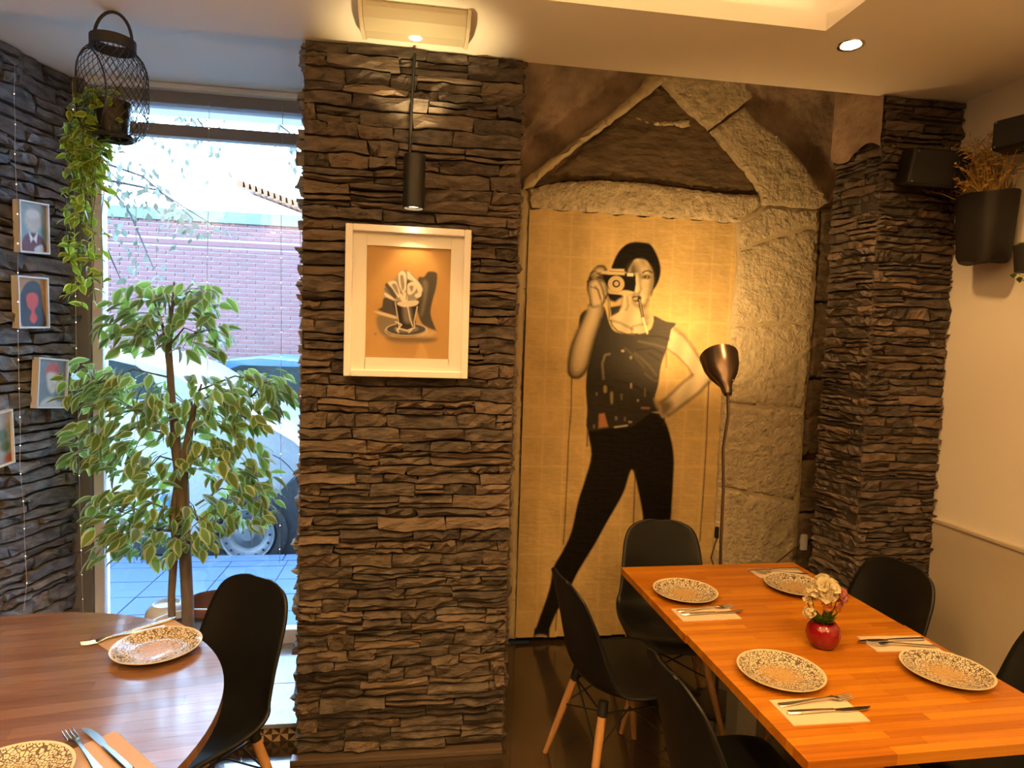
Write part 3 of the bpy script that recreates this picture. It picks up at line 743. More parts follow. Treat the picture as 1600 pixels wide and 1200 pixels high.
    p.line(B_([(655, 470), (662, 560), (672, 610), (655, 650)]), 2.4, SKIND, 2.5, .8); p.poly(B_([(596, 640), (630, 648), (660, 640), (650, 665), (610, 668)]), SKIND, 2.5, .8); p.poly(B_([(615, 470), (645, 480), (650, 600), (640, 640), (612, 630)]), (.84, .71, .46), 4)
    p.poly(B_([(580, 695), (605, 680), (630, 684), (650, 674), (676, 690), (678, 715), (650, 742), (610, 745), (588, 725)]), (.10, .055, .035), 1.3); p.poly(B_([(595, 708), (630, 700), (650, 706), (630, 722), (603, 722)]), (.6, .46, .27), 1.6)
    # camera
    p.poly(B_([(270, 462), (340, 440), (520, 450), (618, 470), (622, 560), (606, 640), (500, 632), (340, 610), (300, 540)]), INK, 1, 1, False)
    p.poly(B_([(330, 655), (445, 662), (488, 690), (440, 720), (400, 746), (345, 720)]), INK, 2)
    p.poly(B_([(258, 422), (350, 422), (358, 400), (500, 404), (506, 470), (340, 466), (258, 456)]), (.70, .55, .31), .8, 1, False)
    p.line(B_([(258, 456), (340, 466), (506, 470)]), 1.2, INK, .8); p.line(B_([(350, 425), (500, 432)]), .8, SKIND, .8)
    p.poly(B_([(350, 650), (500, 625), (590, 640), (584, 660), (470, 668), (380, 662)]), (.66, .52, .30), 1)
    p.disc(B_([(416, 560)])[0], 13.0, (.34, .25, .13), 1); p.disc(B_([(416, 558)])[0], 12, (.72, .56, .31), 1); p.disc(B_([(416, 556)])[0], 9.2, (.38, .28, .15), 1, 1, 1, .9)
    p.disc(B_([(417, 556)])[0], 6.2, INK, .9); p.disc(B_([(418, 556)])[0], 3.6, (.62, .46, .27), .9)
    p.poly(B_([(524, 438), (602, 442), (600, 486), (526, 482)]), INK, .8, 1, False); p.poly(B_([(530, 444), (596, 448), (594, 480), (531, 477)]), (.86, .76, .55), .8, 1, False)
    p.line(B_([(332, 720), (334, 800), (345, 940)]), 1.0, INK, .8); p.line(B_([(352, 720), (350, 900)]), .9, INK, .8)
    # cigarette holder
    p.line(B_([(655, 710), (672, 800), (694, 905)]), 4.6, INK, .9); p.line(B_([(660, 720), (690, 890)]), 1.2, (.5, .4, .24), .8); p.line(B_([(696, 912), (718, 990), (740, 1070)]), 3.0, (.85, .72, .45), .9)
    # arm on the hip
    p.poly(A_([(640, 572), (700, 612), (765, 695), (818, 778), (860, 880), (800, 945), (700, 1025), (612, 1088), (575, 1094), (560, 1045), (570, 1014), (640, 950), (712, 880), (756, 848), (722, 792), (662, 732), (612, 696), (622, 630)]), sk, 1.2)
    p.line(A_([(650, 578), (702, 616), (765, 697), (815, 780)]), 3.2, SKIND, 3.5, .85); p.line(A_([(858, 882), (800, 944), (700, 1022), (612, 1086)]), 3.6, SKIND, 3, .9); p.line(A_([(756, 848), (712, 882), (640, 950), (570, 1012)]), 3.2, SKIND, 3, .85); p.line(A_([(612, 696), (665, 734), (724, 794), (756, 846)]), 1.8, SKIND, 1.8, .8)
    p.poly(A_([(560, 1010), (620, 1000), (640, 1040), (600, 1085), (570, 1080)]), SKIND, 6, .8); p.poly(A_([(530, 985), (565, 1015), (575, 1060), (545, 1035)]), (.34, .25, .15), 3)
    # shirt folds, lights and torn hem
    for ln, w, c, a in (([(300, 880), (400, 900), (500, 960)], 3, (.02, .018, .014), .7), ([(420, 720), (500, 790), (545, 850)], 2.4, (.19, .165, .11), .6), ([(440, 650), (540, 670), (600, 690)], 2.2, (.22, .19, .13), .6), ([(430, 700), (520, 690), (580, 720)], 2, (.03, .026, .02), .7), ([(480, 840), (530, 880), (556, 880)], 2, (.2, .175, .12), .5), ([(360, 690), (420, 740), (470, 800)], 2, (.18, .155, .1), .45), ([(470, 620), (560, 620), (620, 640)], 2.2, (.03, .025, .02), .6), ([(500, 720), (560, 760)], 2, (.03, .025, .02), .6), ([(600, 690), (602, 800)], 1.2, SKIND, .8)): p.line(A_(ln), w, c, 2, a)
    for (x, y, w, h, c) in ((348, 706, 12, 10, (.62, .52, .33)), (395, 745, 9, 14, (.45, .38, .24)), (397, 910, 7, 24, (.58, .47, .27)), (436, 996, 8, 9, (.6, .52, .36)), (245, 930, 16, 36, (.42, .32, .12)), (283, 980, 14, 60, (.33, .27, .13)), (340, 975, 8, 30, (.25, .2, .1)), (478, 950, 7, 40, (.2, .17, .12)), (480, 1040, 44, 12, (.36, .18, .14)), (195, 958, 7, 16, (.3, .26, .2)), (308, 1100, 10, 18, (.32, .28, .25)), (360, 1105, 8, 20, (.25, .22, .18)), (390, 1122, 16, 8, (.5, .46, .4)), (180, 1148, 8, 18, (.3, .27, .22))):
        p.poly(A_([(x-w/2, y-h/2), (x+w/2, y-h/2+2), (x+w/2-1, y+h/2), (x-w/2+1, y+h/2-1)]), c, 1.6, .9)
    p.poly(A_([(208, 1075), (240, 1070), (262, 1150), (206, 1158)]), (.50, .22, .10), 1.5, 1, False); p.line(A_([(235, 870), (228, 780), (245, 730), (270, 724)]), 2.2, (.3, .25, .15), 2, .8); p.line(A_([(300, 1152), (345, 1146), (372, 1142)]), 2.4, (.62, .52, .36), 1, .9)
    # paint drips
    for ln in ([(893, 590), (892, 640), (888, 690), (886, 740), (883, 800), (880, 850)], [(1107, 597), (1105, 640), (1103, 690), (1099, 760), (1093, 845)], [(918, 668), (917, 697)], [(1038, 652), (1037, 664)], [(992, 735), (990, 800), (988, 850)], [(870, 955), (868, 985)]): p.line(ln, 1.7, (.06, .035, .02), .9, .92)
    return p.c


MX0, MX1, MZ0, MZ1 = .574, 1.822, .012, 2.447
_redge = [XZ(x, y, MURY-.02) for x, y in ((1158, 349), (1151, 450), (1143, 510), (1130, 640), (1118, 880), (1112, 998))][::-1]
_rz, _rx = [q[1] for q in _redge], [q[0] for q in _redge]
_tx, _tz = zip(*[XZ(x, y, MURY-.02) for x, y in ((800, 322), (832, 326), (970, 336), (1106, 345), (1165, 352))])


def mural_keep(u, v, pos):
    return (pos[:, 0] < np.interp(pos[:, 2], _rz, _rx)+.012) & (pos[:, 2] < np.interp(pos[:, 0], _tx, _tz)+.006*np.sin(pos[:, 0]*40)+.004) & (pos[:, 2] > .02+.012*fbm(pos[:, 0]*14, pos[:, 0]*3, 9))


mural = sheet('mural', (MX0, MURY-.012, MZ0), (MX1-MX0, 0, 0), (0, 0, MZ1-MZ0), 300, 580, paint_mural, paint_mat('mural_paper', .6, .14, .45), keep=mural_keep,
              disp=lambda u, v: .006*fbm(u*7, v*12, 3)+.003*fbm(u*30, v*30, 4, 2), N=(0, -1, 0))
tag(mural, 'large yellowed mural of a woman in black aiming a camera, within the granite surround', 'mural')

# ------------------------------------------------------------------ framed drawing on the pillar
FY = 2.50
fx0, fz1 = XZ(540, 348, FY); fx1, fz0 = XZ(730.5, 592, FY)
pic = empty('picture_frame', ((fx0+fx1)/2, FY, fz0), 'white framed charcoal drawing of an ice-cream glass hung on the dark stone pillar', 'picture')
fw = .026; b = MB()
for (lo, hi) in (((fx0, fz0), (fx0+fw, fz1)), ((fx1-fw, fz0), (fx1, fz1)), ((fx0+fw, fz0), (fx1-fw, fz0+fw)), ((fx0+fw, fz1-fw), (fx1-fw, fz1))): b.box2((lo[0], FY, lo[1]), (hi[0], FY+.035, hi[1]))
b.build('frame', MT['white'], pic, world=True, bevel=.003)
ax0, az1 = XZ(573, 382, FY+.02); ax1, az0 = XZ(701, 562, FY+.02)
b = MB(); y0, y1 = FY+.022, FY+.026
for (lo, hi) in (((fx0+fw, fz0+fw), (ax0, fz1-fw)), ((ax1, fz0+fw), (fx1-fw, fz1-fw)), ((ax0, fz0+fw), (ax1, az0)), ((ax0, az1), (ax1, fz1-fw))): b.box2((lo[0]-.001, y0, lo[1]-.001), (hi[0]+.001, y1, hi[1]+.001))
b.build('mat_board', MT['matboard'], pic, world=True)
S_ = lambda pts: [(520+x/4.287, 330+y/4.287) for x, y in pts]


def paint_sundae(u, v, pos):
    X, Y = to_px(pos[:, 0], pos[:, 1], pos[:, 2]); p = Paint(X, Y, (.50, .31, .125)); p.c *= (.9+.2*fbm(u*5, v*7, 2))[:, None]
    D = (.075, .07, .068); G = (.24, .22, .20); W = (.78, .72, .64); K = (.03, .027, .026)
    p.poly(S_([(570, 455), (610, 440), (640, 405), (690, 410), (700, 440), (690, 520), (668, 600), (655, 690), (690, 790), (700, 805), (640, 780), (590, 740), (560, 620)]), D, 1.2)
    p.poly(S_([(345, 580), (425, 600), (435, 700), (380, 690), (305, 660), (330, 640)]), D, 1.2)
    p.poly(S_([(300, 700), (430, 710), (440, 770), (370, 840), (310, 800)]), (.20, .17, .13), 2.5, .9)
    p.poly(S_([(275, 670), (360, 685), (440, 712), (430, 722), (340, 700)]), (.72, .62, .48), 1, .8)
    p.poly(S_([(600, 800), (690, 805), (640, 850), (560, 860)]), (.58, .43, .25), 3, .7); p.poly(S_([(370, 840), (680, 850), (640, 880), (420, 880)]), D, 3, .7)
    p.disc(S_([(492, 790)])[0], 32, (.45, .42, .38), 1, 1, .32); p.disc(S_([(492, 790)])[0], 30, D, 1, 1, .30); p.disc(S_([(492, 800)])[0], 33, W, 1, .6, .33, 1.4); p.disc(S_([(492, 788)])[0], 19, G, 2, .8, .3)
    p.poly(S_([(410, 605), (575, 605), (556, 700), (546, 790), (440, 790), (428, 700)]), K, 1); p.poly(S_([(470, 640), (520, 640), (530, 740), (480, 740)]), G, 3, .7)
    for ln, w in (([(418, 610), (436, 720), (446, 790)], 1.4), ([(502, 640), (518, 720), (535, 770)], 1.8), ([(566, 640), (545, 740), (548, 770)], 1.6), ([(420, 740), (460, 760), (430, 800)], 2.0), ([(440, 785), (500, 800), (548, 780)], 2.2), ([(530, 790), (510, 812)], 2.0), ([(430, 790), (440, 812)], 2)): p.line(S_(ln), w, W, .8, .9)
    p.poly(S_([(430, 615), (480, 600), (570, 600), (560, 630), (490, 642), (450, 635)]), W, 1, .85)
    p.poly(S_([(350, 500), (370, 480), (420, 450), (450, 405), (490, 395), (540, 430), (590, 490), (606, 530), (580, 570), (560, 590), (480, 600), (420, 605), (350, 570), (342, 545)]), (.30, .275, .25), 1)
    for pl, c in (([(350, 495), (385, 490), (430, 560), (410, 580)], D), ([(345, 545), (400, 575), (425, 600), (360, 575)], W), ([(370, 480), (420, 470), (450, 540), (440, 580), (400, 520)], W), ([(395, 495), (425, 490), (440, 560)], G), ([(435, 430), (470, 400), (495, 440), (495, 510), (470, 550), (445, 510)], W), ([(450, 440), (470, 430), (480, 500), (465, 530)], G), ([(495, 400), (540, 440), (585, 490), (600, 530), (575, 545), (540, 470), (500, 450)], W), ([(500, 460), (540, 490), (560, 530), (500, 540)], D), ([(500, 490), (540, 475), (560, 520), (520, 560), (496, 540)], W), ([(512, 505), (540, 500), (530, 540)], G), ([(450, 560), (490, 545), (500, 600), (460, 600)], W), ([(550, 560), (590, 540), (590, 570), (560, 580)], W)): p.poly(S_(pl), c, .9, .92)
    for ln in ([(435, 430), (440, 500), (470, 560)], [(495, 400), (498, 480), (492, 590)], [(350, 520), (420, 590)]): p.line(S_(ln), 1.1, K, .8, .9)
    p.poly(S_([(605, 470), (635, 480), (630, 560), (605, 680), (590, 690), (610, 560)]), (.22, .21, .18), 3, .8); p.disc(S_([(285, 822)])[0], 2, (.3, .2, .1), 1)
    p.poly(S_([(590, 880), (640, 985), (555, 985)]), (.60, .40, .18), 2, .6); p.poly(S_([(380, 880), (560, 880), (545, 960), (400, 930)]), (.38, .22, .08), 5, .4)
    return p.c


art = sheet('drawing', (ax0-.004, FY+.028, az0-.004), (ax1-ax0+.008, 0, 0), (0, 0, az1-az0+.008), 190, 260, paint_sundae, paint_mat('kraft_drawing', .8, .2), pic)
b = MB(); b.box2((fx0+fw*.6, FY+.012, fz0+fw*.6), (fx1-fw*.6, FY+.014, fz1-fw*.6)); b.build('glazing', MT['picglass'], pic, world=True)
lx0, lz1 = XZ(690, 572, FY+.02); lx1, lz0 = XZ(719, 583, FY+.02)
b = MB(); b.box2((lx0, FY+.0205, lz0), (lx1, FY+.022, lz1)); b.build('caption_card', MT['white'], pic, world=True)

# ------------------------------------------------------------------ wall lamp over the drawing
WLY = 2.45
lx, lz1 = XZ(648, 243, WLY); _, lz0 = XZ(645, 326, WLY)
wl = empty('wall_lamp', (lx, WLY, lz0), 'black cylinder up-and-down wall lamp above the framed drawing', 'lamp')
b = MB(); b.lathe([(.034, .006), (.034, 0), (.040, 0), (.040, lz1-lz0), (.034, lz1-lz0), (.034, lz1-lz0-.006)], 32, (0, 0, 0)); b.build('lamp_body', MT['blackmetal'], wl, smooth=40)
b = MB(); b.lathe([(.0005, .012), (.034, .012)], 24, (0, 0, 0)); b.lathe([(.034, .012), (.036, .001)], 24, (0, 0, 0), 1); b.build('bulb_face', [MT['lampglow'], MT['chrome']], wl)
b = MB(); b.lathe([(.0005, lz1-lz0-.03), (.034, lz1-lz0-.03)], 24, (0, 0, 0)); b.build('bulb_face', MT['lampglow'], wl)
b = MB(); b.box2((-.012, .035, .06), (.012, PY-WLY-.0, .14)); b.build('bracket', MT['blackmetal'], wl)
b = MB(); b.tube([P(640, 250, 'y', PY-.035), P(643, 170, 'y', PY-.035), P(648, 84, 'y', PY-.035)], .006, 8); b.build('supply_conduit', MT['blackmetal'], wl, world=True, smooth=60)
lamp('SPOT', 'wall_lamp_down', (lx, WLY, lz0-.012), 5, WARM, (lx, WLY+.05, 0), spot_size=R(80), spot_blend=.5, shadow_soft_size=.02)
lamp('SPOT', 'wall_lamp_up', (lx, WLY, lz1+.012), 8.5, (1, .70, .30), (lx, WLY+.02, 5), spot_size=R(90), spot_blend=.6, shadow_soft_size=.02)

# emergency luminaire on the ceiling
em = empty('emergency_light', (-.042, 2.365, CEIL), 'pale plastic emergency light fitting on the ceiling above the pillar', 'light')
b = MB(); pr = [(-.125, 0), (-.125, -.016), (-.09, -.040), (-.02, -.052), (.06, -.042), (.125, -.010), (.125, 0)]
b.prism(pr, -.175, .175, 0, lambda a, c, x: (x, a, c)); b.build('lens', MT['acrylic'], em, bevel=.004)
for sx in (-1, 1):
    b = MB(); pr2 = [(-.13, 0), (-.13, -.020), (-.092, -.046), (-.02, -.058), (.062, -.048), (.13, -.014), (.13, 0)]
    b.prism(pr2, sx*.175, sx*.188, 0, lambda a, c, x: (x, a, c)); b.build('end_cap', MT['acryldark'], em, bevel=.002)
b = MB(); b.lathe([(.0005, 0), (.02, 0), (.024, .004)], 24, (.0, .012, -.0505), axis=(0, -.12, 1)); b.build('indicator_lamp', MT['lampglow'], em)

# ceiling downlights
dl0 = None
for i, (x, y) in enumerate(DOWNLIGHTS):
    if dl0 is None:
        dl0 = empty('downlight', (x, y, CEIL), 'round recessed downlight glowing in the ceiling above the long table', 'light')
        b = MB(); b.lathe([(.030, .02), (.036, -.002), (.046, -.004), (.048, .001)], 32, (0, 0, 0)); b.build('trim_ring', MT['chrome'], dl0, smooth=60)
        b = MB(); b.lathe([(.0005, -.012), (.018, -.0105), (.030, -.004), (.034, -.001)], 24, (0, 0, 0)); b.build('lamp_face', MT['lampglow'], dl0, smooth=180)
    else:
        dup(dl0, (x, y, CEIL), 0, 'added unseen fill downlight behind the viewer, '+('above the front of the long table', 'in the far right of the room', 'above the middle aisle', 'in the middle of the room', 'above the round table', 'at the left behind the round table', 'at the far end of the room')[i-1], 'added fill downlights behind the viewer')

pd0 = None
for q in FILL_PENDANTS:
    if pd0 is None:
        pd0 = empty('fill_pendant', q, 'added black drum fill pendant in the middle behind the viewer', 'lamp', 'added fill pendants behind the viewer')
        b = MB(); b.lathe([(.105, -.10), (.11, -.10), (.11, .10), (.105, .10), (.105, -.10)], 36); b.build('drum_shade', MT['blackmetal'], pd0, smooth=40)
        b = MB(); b.ball((0, 0, 0), .045, 14); b.build('bulb', MT['lampglow'], pd0, smooth=180)
        b = MB(); b.tube([(0, 0, .04), (0, 0, CEIL-q[2])], .004, 6); b.build('cord', MT['black'], pd0)
        b = MB(); b.box((0, 0, .05), (.215, .008, .008)); b.build('cross_bar', MT['blackmetal'], pd0)
    else: dup(pd0, q, 0, 'added black drum fill pendant behind the viewer, '+('on the right' if q[0] > 0 else 'on the left by the stone wall'))

# ------------------------------------------------------------------ floor lamp in the corner
FLY = 2.80
fa, fbm_, fc = Vector(P(1137, 614, 'y', FLY)), Vector(P(1130, 700, 'y', FLY)), Vector(P(1126, 860, 'y', FLY))
fl = empty('floor_lamp', (fc.x+.02, FLY, 0), 'slim floor lamp with a bronze metal shade turned to the mural, behind the table', 'lamp')
b = MB(); b.lathe([(.0005, .022), (.06, .022), (.13, .014), (.135, 0)], 40, (fc.x+.02, FLY, 0)); b.build('base', MT['blackmetal'], fl, world=True, smooth=40)
pts = [Vector((fc.x+.02, FLY, .015)), fc, fc.lerp(fbm_, .6)+Vector((.006, 0, 0)), fbm_, fbm_.lerp(fa, .6)+Vector((.012, 0, 0)), fa]
b = MB(); b.tube(pts, .007, 10); b.build('pole', MT['brass'], fl, world=True, smooth=60)
hd = Vector(P(1124, 561, 'y', FLY+.14)); axis = (hd-fa).normalized()
prof = [(.0005, -.012), (.018, -.008), (.024, .01), (.028, .045), (.045, .075), (.068, .115), (.083, .16), (.090, .215), (.092, .225), (.088, .222), (.080, .16), (.064, .115), (.04, .076), (.02, .05)]
b = MB(); b.lathe(prof, 40, fa, axis=axis); b.build('lamp_shade', MT['brass'], fl, world=True, smooth=50)
b = MB(); b.ball(fa+axis*.13, .028, 14); b.build('bulb', MT['lampglow'], fl, world=True, smooth=180)
b = MB()
for k in (-1, 1):
    q = axis.orthogonal().normalized(); q2 = (Matrix.Rotation(k*.5-1.1, 3, axis)@q); b.ball(fa+axis*.062+q2*.037, .004, 8)
b.build('shade_screws', MT['steel'], fl, world=True)
b = MB(); b.tube([P(1122, 838, 'y', FLY), P(1117, 850, 'y', FLY), P(1111, 872, 'y', FLY), P(1118, 892, 'y', FLY+.02), P(1150, 930, 'y', FLY+.1), P(1250, 850, 'y', MURY-.02)], .004, 6); b.build('power_cord', MT['cable'], fl, world=True, smooth=60)
b = MB(); c0 = P(1120, 832, 'y', FLY-.01); b.box(c0, (.018, .016, .055)); b.build('cord_switch', MT['black'], fl, world=True, bevel=.004)
lamp('SPOT', 'floor_lamp_light', fa+axis*.15, 31, YELLOW, fa+axis*1.2, spot_size=R(165), spot_blend=.25, shadow_soft_size=.05)

# wall socket with plug at the foot of the bay
so = empty('wall_socket', P(1262, 850, 'y', MURY-.03), 'black plug in a pale wall socket low on the wall by the stone pier', 'socket')
b = MB(); b.box2((-.05, -.015, -.035), (-.01, .01, .06)); b.build('socket_plate', MT['potwhite'], so, bevel=.004)
b = MB(); b.lathe([(.0005, -.05), (.022, -.05), (.026, -.03), (.026, .0)], 16, (.025, 0, .01), axis=(0, 1, 0)); b.build('plug', MT['socket'], so, smooth=50)


# ------------------------------------------------------------------ chairs: moulded shell on wooden dowel legs
def spline(cps, n):
    cps = [np.array(c, float) for c in cps]; k = len(cps); out = []
    for t in np.linspace(0, k-1-1e-9, n):
        i = int(t); f = t-i; p0, p1, p2, p3 = cps[max(i-1, 0)], cps[i], cps[i+1], cps[min(i+2, k-1)]
        out.append(.5*((2*p1)+(-p0+p2)*f+(2*p0-5*p1+4*p2-p3)*f*f+(-p0+3*p1-3*p2+p3)*f**3))
    return out


def make_chair(label):
    t = empty('dining_chair', (0, 0, 0), label, 'chair')
    # y forward, z up, half width, edge lift
    cp = [(.238, .392, .13, .0), (.235, .404, .17, .004), (.222, .420, .20, .010), (.19, .434, .218, .018), (.11, .434, .230, .028), (.03, .424, .234, .036), (-.05, .418, .232, .046), (-.115, .424, .226, .060), (-.165, .452, .218, .074), (-.198, .510, .208, .078), (-.215, .58, .200, .070), (-.230, .66, .194, .055), (-.244, .73, .186, .040), (-.254, .785, .168, .028), (-.260, .815, .140, .018), (-.264, .833, .095, .010), (-.266, .840, .045, .005)]
    pr = spline(cp, 52); nu = 21; vs = []
    for i, (y, z, hw, lift) in enumerate(pr):
        a, c = pr[max(i-1, 0)], pr[min(i+1, len(pr)-1)]; ty, tz = c[0]-a[0], c[1]-a[1]; l = math.hypot(ty, tz); ny, nz_ = tz/l, -ty/l
        for j in range(nu):
            s = -1+2*j/(nu-1); s = math.copysign(abs(s)**.85, s)
            o = lift*abs(s)**2.3
            if abs(s) > .9: o -= .10*(abs(s)-.9)*.4
            vs.append((s*hw, y+ny*o, z+nz_*o))
    b = MB(); b.add(vs, [(i*nu+j, i*nu+j+1, (i+1)*nu+j+1, (i+1)*nu+j) for i in range(len(pr)-1) for j in range(nu-1)])
    b.build('seat_shell', MT['black'], t, smooth=180, solid=.009, fix=False)
    for sx in (-1, 1):
        for sy in (-1, 1):
            top, bot = Vector((sx*.125, sy*.115-.01, .395)), Vector((sx*.225, sy*.205-.01, 0))
            b = MB(); b.tube([top, top.lerp(bot, .3), top.lerp(bot, .75), bot], [.0155, .0165, .013, .010], 14); lg = b.build('leg', MT['beech'], t, smooth=50)
            b = MB(); b.cyl(top+Vector((0, 0, .012)), top.lerp(bot, .10), .018, .018, 14); b.build('leg_socket', MT['blackmetal'], lg, smooth=50)
    b = MB(); q = lambda sx, sy, f: Vector((sx*.125, sy*.115-.01, .395)).lerp(Vector((sx*.225, sy*.205-.01, 0)), f)
    for sx in (-1, 1):
        b.tube([q(sx, -1, .38), Vector((sx*.11, -.01, .36)), q(sx, 1, .38)], .0035, 6)
        b.tube([q(sx, -1, .40), q(-sx, -1, .06)], .0035, 6); b.tube([q(sx, 1, .40), q(-sx, 1, .06)], .0035, 6)
        b.tube([q(sx, -1, .08), q(sx, 1, .08)], .004, 6)
    b.tube([q(-1, 1, .08), q(1, 1, .08)], .004, 6); b.tube([q(-1, -1, .08), q(1, -1, .08)], .004, 6)
    b.build('wire_brace', MT['blackmetal'], t, smooth=60)
    return t


chair0 = make_chair('black moulded chair before the mural, at the far end of the long table')
CH_SCALE = 1.0


def place_chair(o, x, y, face, s=CH_SCALE):
    """face: direction the sitter looks, degrees from +Y clockwise"""
    o.location = (x, y, 0); o.rotation_euler = (0, 0, -R(face)); o.scale = (s, s, s)


place_chair(chair0, 1.17, 2.77, 190)
CH = [('black moulded chair, far one of the two on the left side of the long table', .80, 2.33, 82),
      ('black moulded chair left of the long table, cut off by the lower picture edge', .94, 1.63, 86),
      ('black moulded chair against the stone pier, on the far right side of the long table', 1.76, 2.32, 262),
      ('black moulded chair before the pale dado, cut off by the right picture edge', 1.85, 1.70, 272),
      ('black moulded chair between the round table and the stone pillar', -.70, 2.12, 216)]
for lab, x, y, fc_ in CH: place_chair(dup(chair0, (0, 0, 0), 0, lab), x, y, fc_)


# ------------------------------------------------------------------ tables
def clip_poly(poly, a, c, inside_left=True):
    out = []
    for i in range(len(poly)):
        p, q = poly[i], poly[(i+1) % len(poly)]
        sp = (c[0]-a[0])*(p[1]-a[1])-(c[1]-a[1])*(p[0]-a[0]); sq = (c[0]-a[0])*(q[1]-a[1])-(c[1]-a[1])*(q[0]-a[0])
        if sp >= 0: out.append(p)
        if sp*sq < 0:
            t = sp/(sp-sq); out.append((p[0]+(q[0]-p[0])*t, p[1]+(q[1]-p[1])*t))
    return out


def staves(parent, outline, x0, x1, y0, y1, w, lr, z0, z1, m, rng, rot=0):
    """glued solid-wood strips, clipped to the convex outline of the top"""
    y = y0; ca, sa = math.cos(rot), math.sin(rot)
    while y < y1-1e-6:
        yb = min(y+w, y1); x = x0-rng.uniform(0, lr[0])
        while x < x1:
            L = rng.uniform(*lr); g = .0003
            q = [(max(x, x0)+g, y+g), (min(x+L, x1)-g, y+g), (min(x+L, x1)-g, yb-g), (max(x, x0)+g, yb-g)]
            if q[1][0]-q[0][0] > .01:
                q = [(a*ca-c*sa, a*sa+c*ca) for a, c in q]
                for i in range(len(outline)):
                    if len(q) > 2: q = clip_poly(q, outline[i], outline[(i+1) % len(outline)])
                if len(q) > 2:
                    b = MB(); b.prism(q, z0, z1); b.build('stave', m, parent)
            x += L
        y = yb


TX0, TX1 = .882, 1.700
for k, (y0, y1, lab) in enumerate(((1.974, 2.624, 'far one of two butcher-block tables pushed together, set for two'), (1.318, 1.968, 'near one of two butcher-block tables pushed together, set for two'))):
    cx, cy = ((1.298, 2.302), (1.318, 1.651))[k]
    t = empty('dining_table', (cx, cy, 0), lab, 'table', rz=R(1.3))
    hx, hy = (TX1-TX0)/2, (y1-y0)/2; rect = [(-hx, -hy), (hx, -hy), (hx, hy), (-hx, hy)]
    b = MB(); b.box2((-hx+.0005, -hy+.0005, .722), (hx-.0005, hy-.0005, .7492)); tt = b.build('tabletop', MT['edgewood'], t)
    staves(tt, rect, -hx, hx, -hy, hy, .030, (.25, .60), .7225, .750, MT['tablewood'], random.Random(40+k))
    b = MB(); b.box2((-.043, -.043, .02), (.043, .043, .70)); b.build('pedestal_post', MT['greymetal'], t, bevel=.004)
    b = MB(); b.box2((-.22, -.22, 0), (.22, .22, .012)); b.build('base_plate', MT['greymetal'], t, bevel=.004)
    b = MB(); b.box2((-.2, -.2, .70), (.2, .2, .722)); b.build('top_bracket', MT['blackmetal'], t)

RTX, RTY, RTR = -1.175, 1.60, .69
rt = empty('round_table', (RTX, RTY, 0), 'round brown wooden table with set places at lower left', 'table')
circ = [(RTR*math.cos(2*math.pi*i/96), RTR*math.sin(2*math.pi*i/96)) for i in range(96)]
b = MB(); b.prism([(x*.9993, y*.9993) for x, y in circ], .722, .7492); tt = b.build('tabletop', MT['edgewood'], rt)
staves(tt, circ, -.72, .72, -.72, .72, .046, (.30, .75), .7225, .750, MT['roundwood'], random.Random(50), rot=R(11))
b = MB(); b.cyl((0, 0, .02), (0, 0, .70), .045, .045, 24); b.build('pedestal_post', MT['blackmetal'], rt, smooth=40)
b = MB(); b.lathe([(.0005, .03), (.05, .03), (.3, .012), (.31, 0)], 40); b.build('base_plate', MT['blackmetal'], rt, smooth=40)
b = MB(); b.cyl((0, 0, .70), (0, 0, .722), .2, .2, 24); b.build('top_bracket', MT['blackmetal'], rt)

# ------------------------------------------------------------------ place settings
TZ = .7502


def make_plate(loc, label):
    b = MB(); pr = [(.0005, .006), (.06, .006), (.078, .008), (.098, .016), (.117, .0225), (.1225, .0235), (.1225, .0215), (.112, .0165), (.09, .009), (.07, .001), (.06, 0), (.0005, .0)]
    b.lathe(pr, 64); o = b.build('dinner_plate', MT['plate'], smooth=60); o.location = loc
    return tag(o, label, 'plate', 'lace-patterned dinner plates')


pl0 = make_plate((1.068, 1.688, TZ), 'lace-patterned plate nearest the table end, on the left side of the long table')
for x, y, rz, lab in ((1.582, 1.654, 1.2, 'lace-patterned plate on the right side of the long table, near the picture edge'), (1.035, 2.297, 2.3, 'lace-patterned plate on the far left corner of the long table'), (1.520, 2.331, .6, 'lace-patterned plate half hidden behind the red flower vase'), (-.757, 1.983, 3.3, 'lace-patterned plate on the round table shining with window light'), (-.83, 1.40, 4.1, 'lace-patterned plate on the round table, only its rim in the lower left corner')):
    o = pl0.copy(); COL.objects.link(o); o.location = (x, y, TZ); o.rotation_euler = (0, 0, rz); o['label'] = lab


def make_napkin(loc, size, rz, m, label):
    b = MB(); w, h = size; rng = random.Random(int(loc[0]*1000)); n = 6
    for k, (z0, ins) in enumerate(((0, 0), (.0014, .0015))):
        g = [(-w/2+w*i/n, -h/2+h*j/3) for j in range(4) for i in range(n+1)]
        vs = [(x*(1-ins*4), y*(1-ins*4), z0+.0012+rng.uniform(0, .0006)) for x, y in g]; vb = [(x, y, z0) for x, y, z in vs]
        f = [(j*(n+1)+i, j*(n+1)+i+1, (j+1)*(n+1)+i+1, (j+1)*(n+1)+i) for j in range(3) for i in range(n)]; q = len(vs)
        ring = list(range(n+1))+[j*(n+1)+n for j in range(1, 4)]+[3*(n+1)+i for i in range(n-1, -1, -1)]+[j*(n+1) for j in (2, 1)]
        b.add(vs+vb, f+[(ring[i], q+ring[i], q+ring[(i+1) % len(ring)], ring[(i+1) % len(ring)]) for i in range(len(ring))])
    o = b.build('paper_napkin', m); o.location = loc; o.rotation_euler = (0, 0, rz); return tag(o, label, 'napkin', 'folded paper napkins')


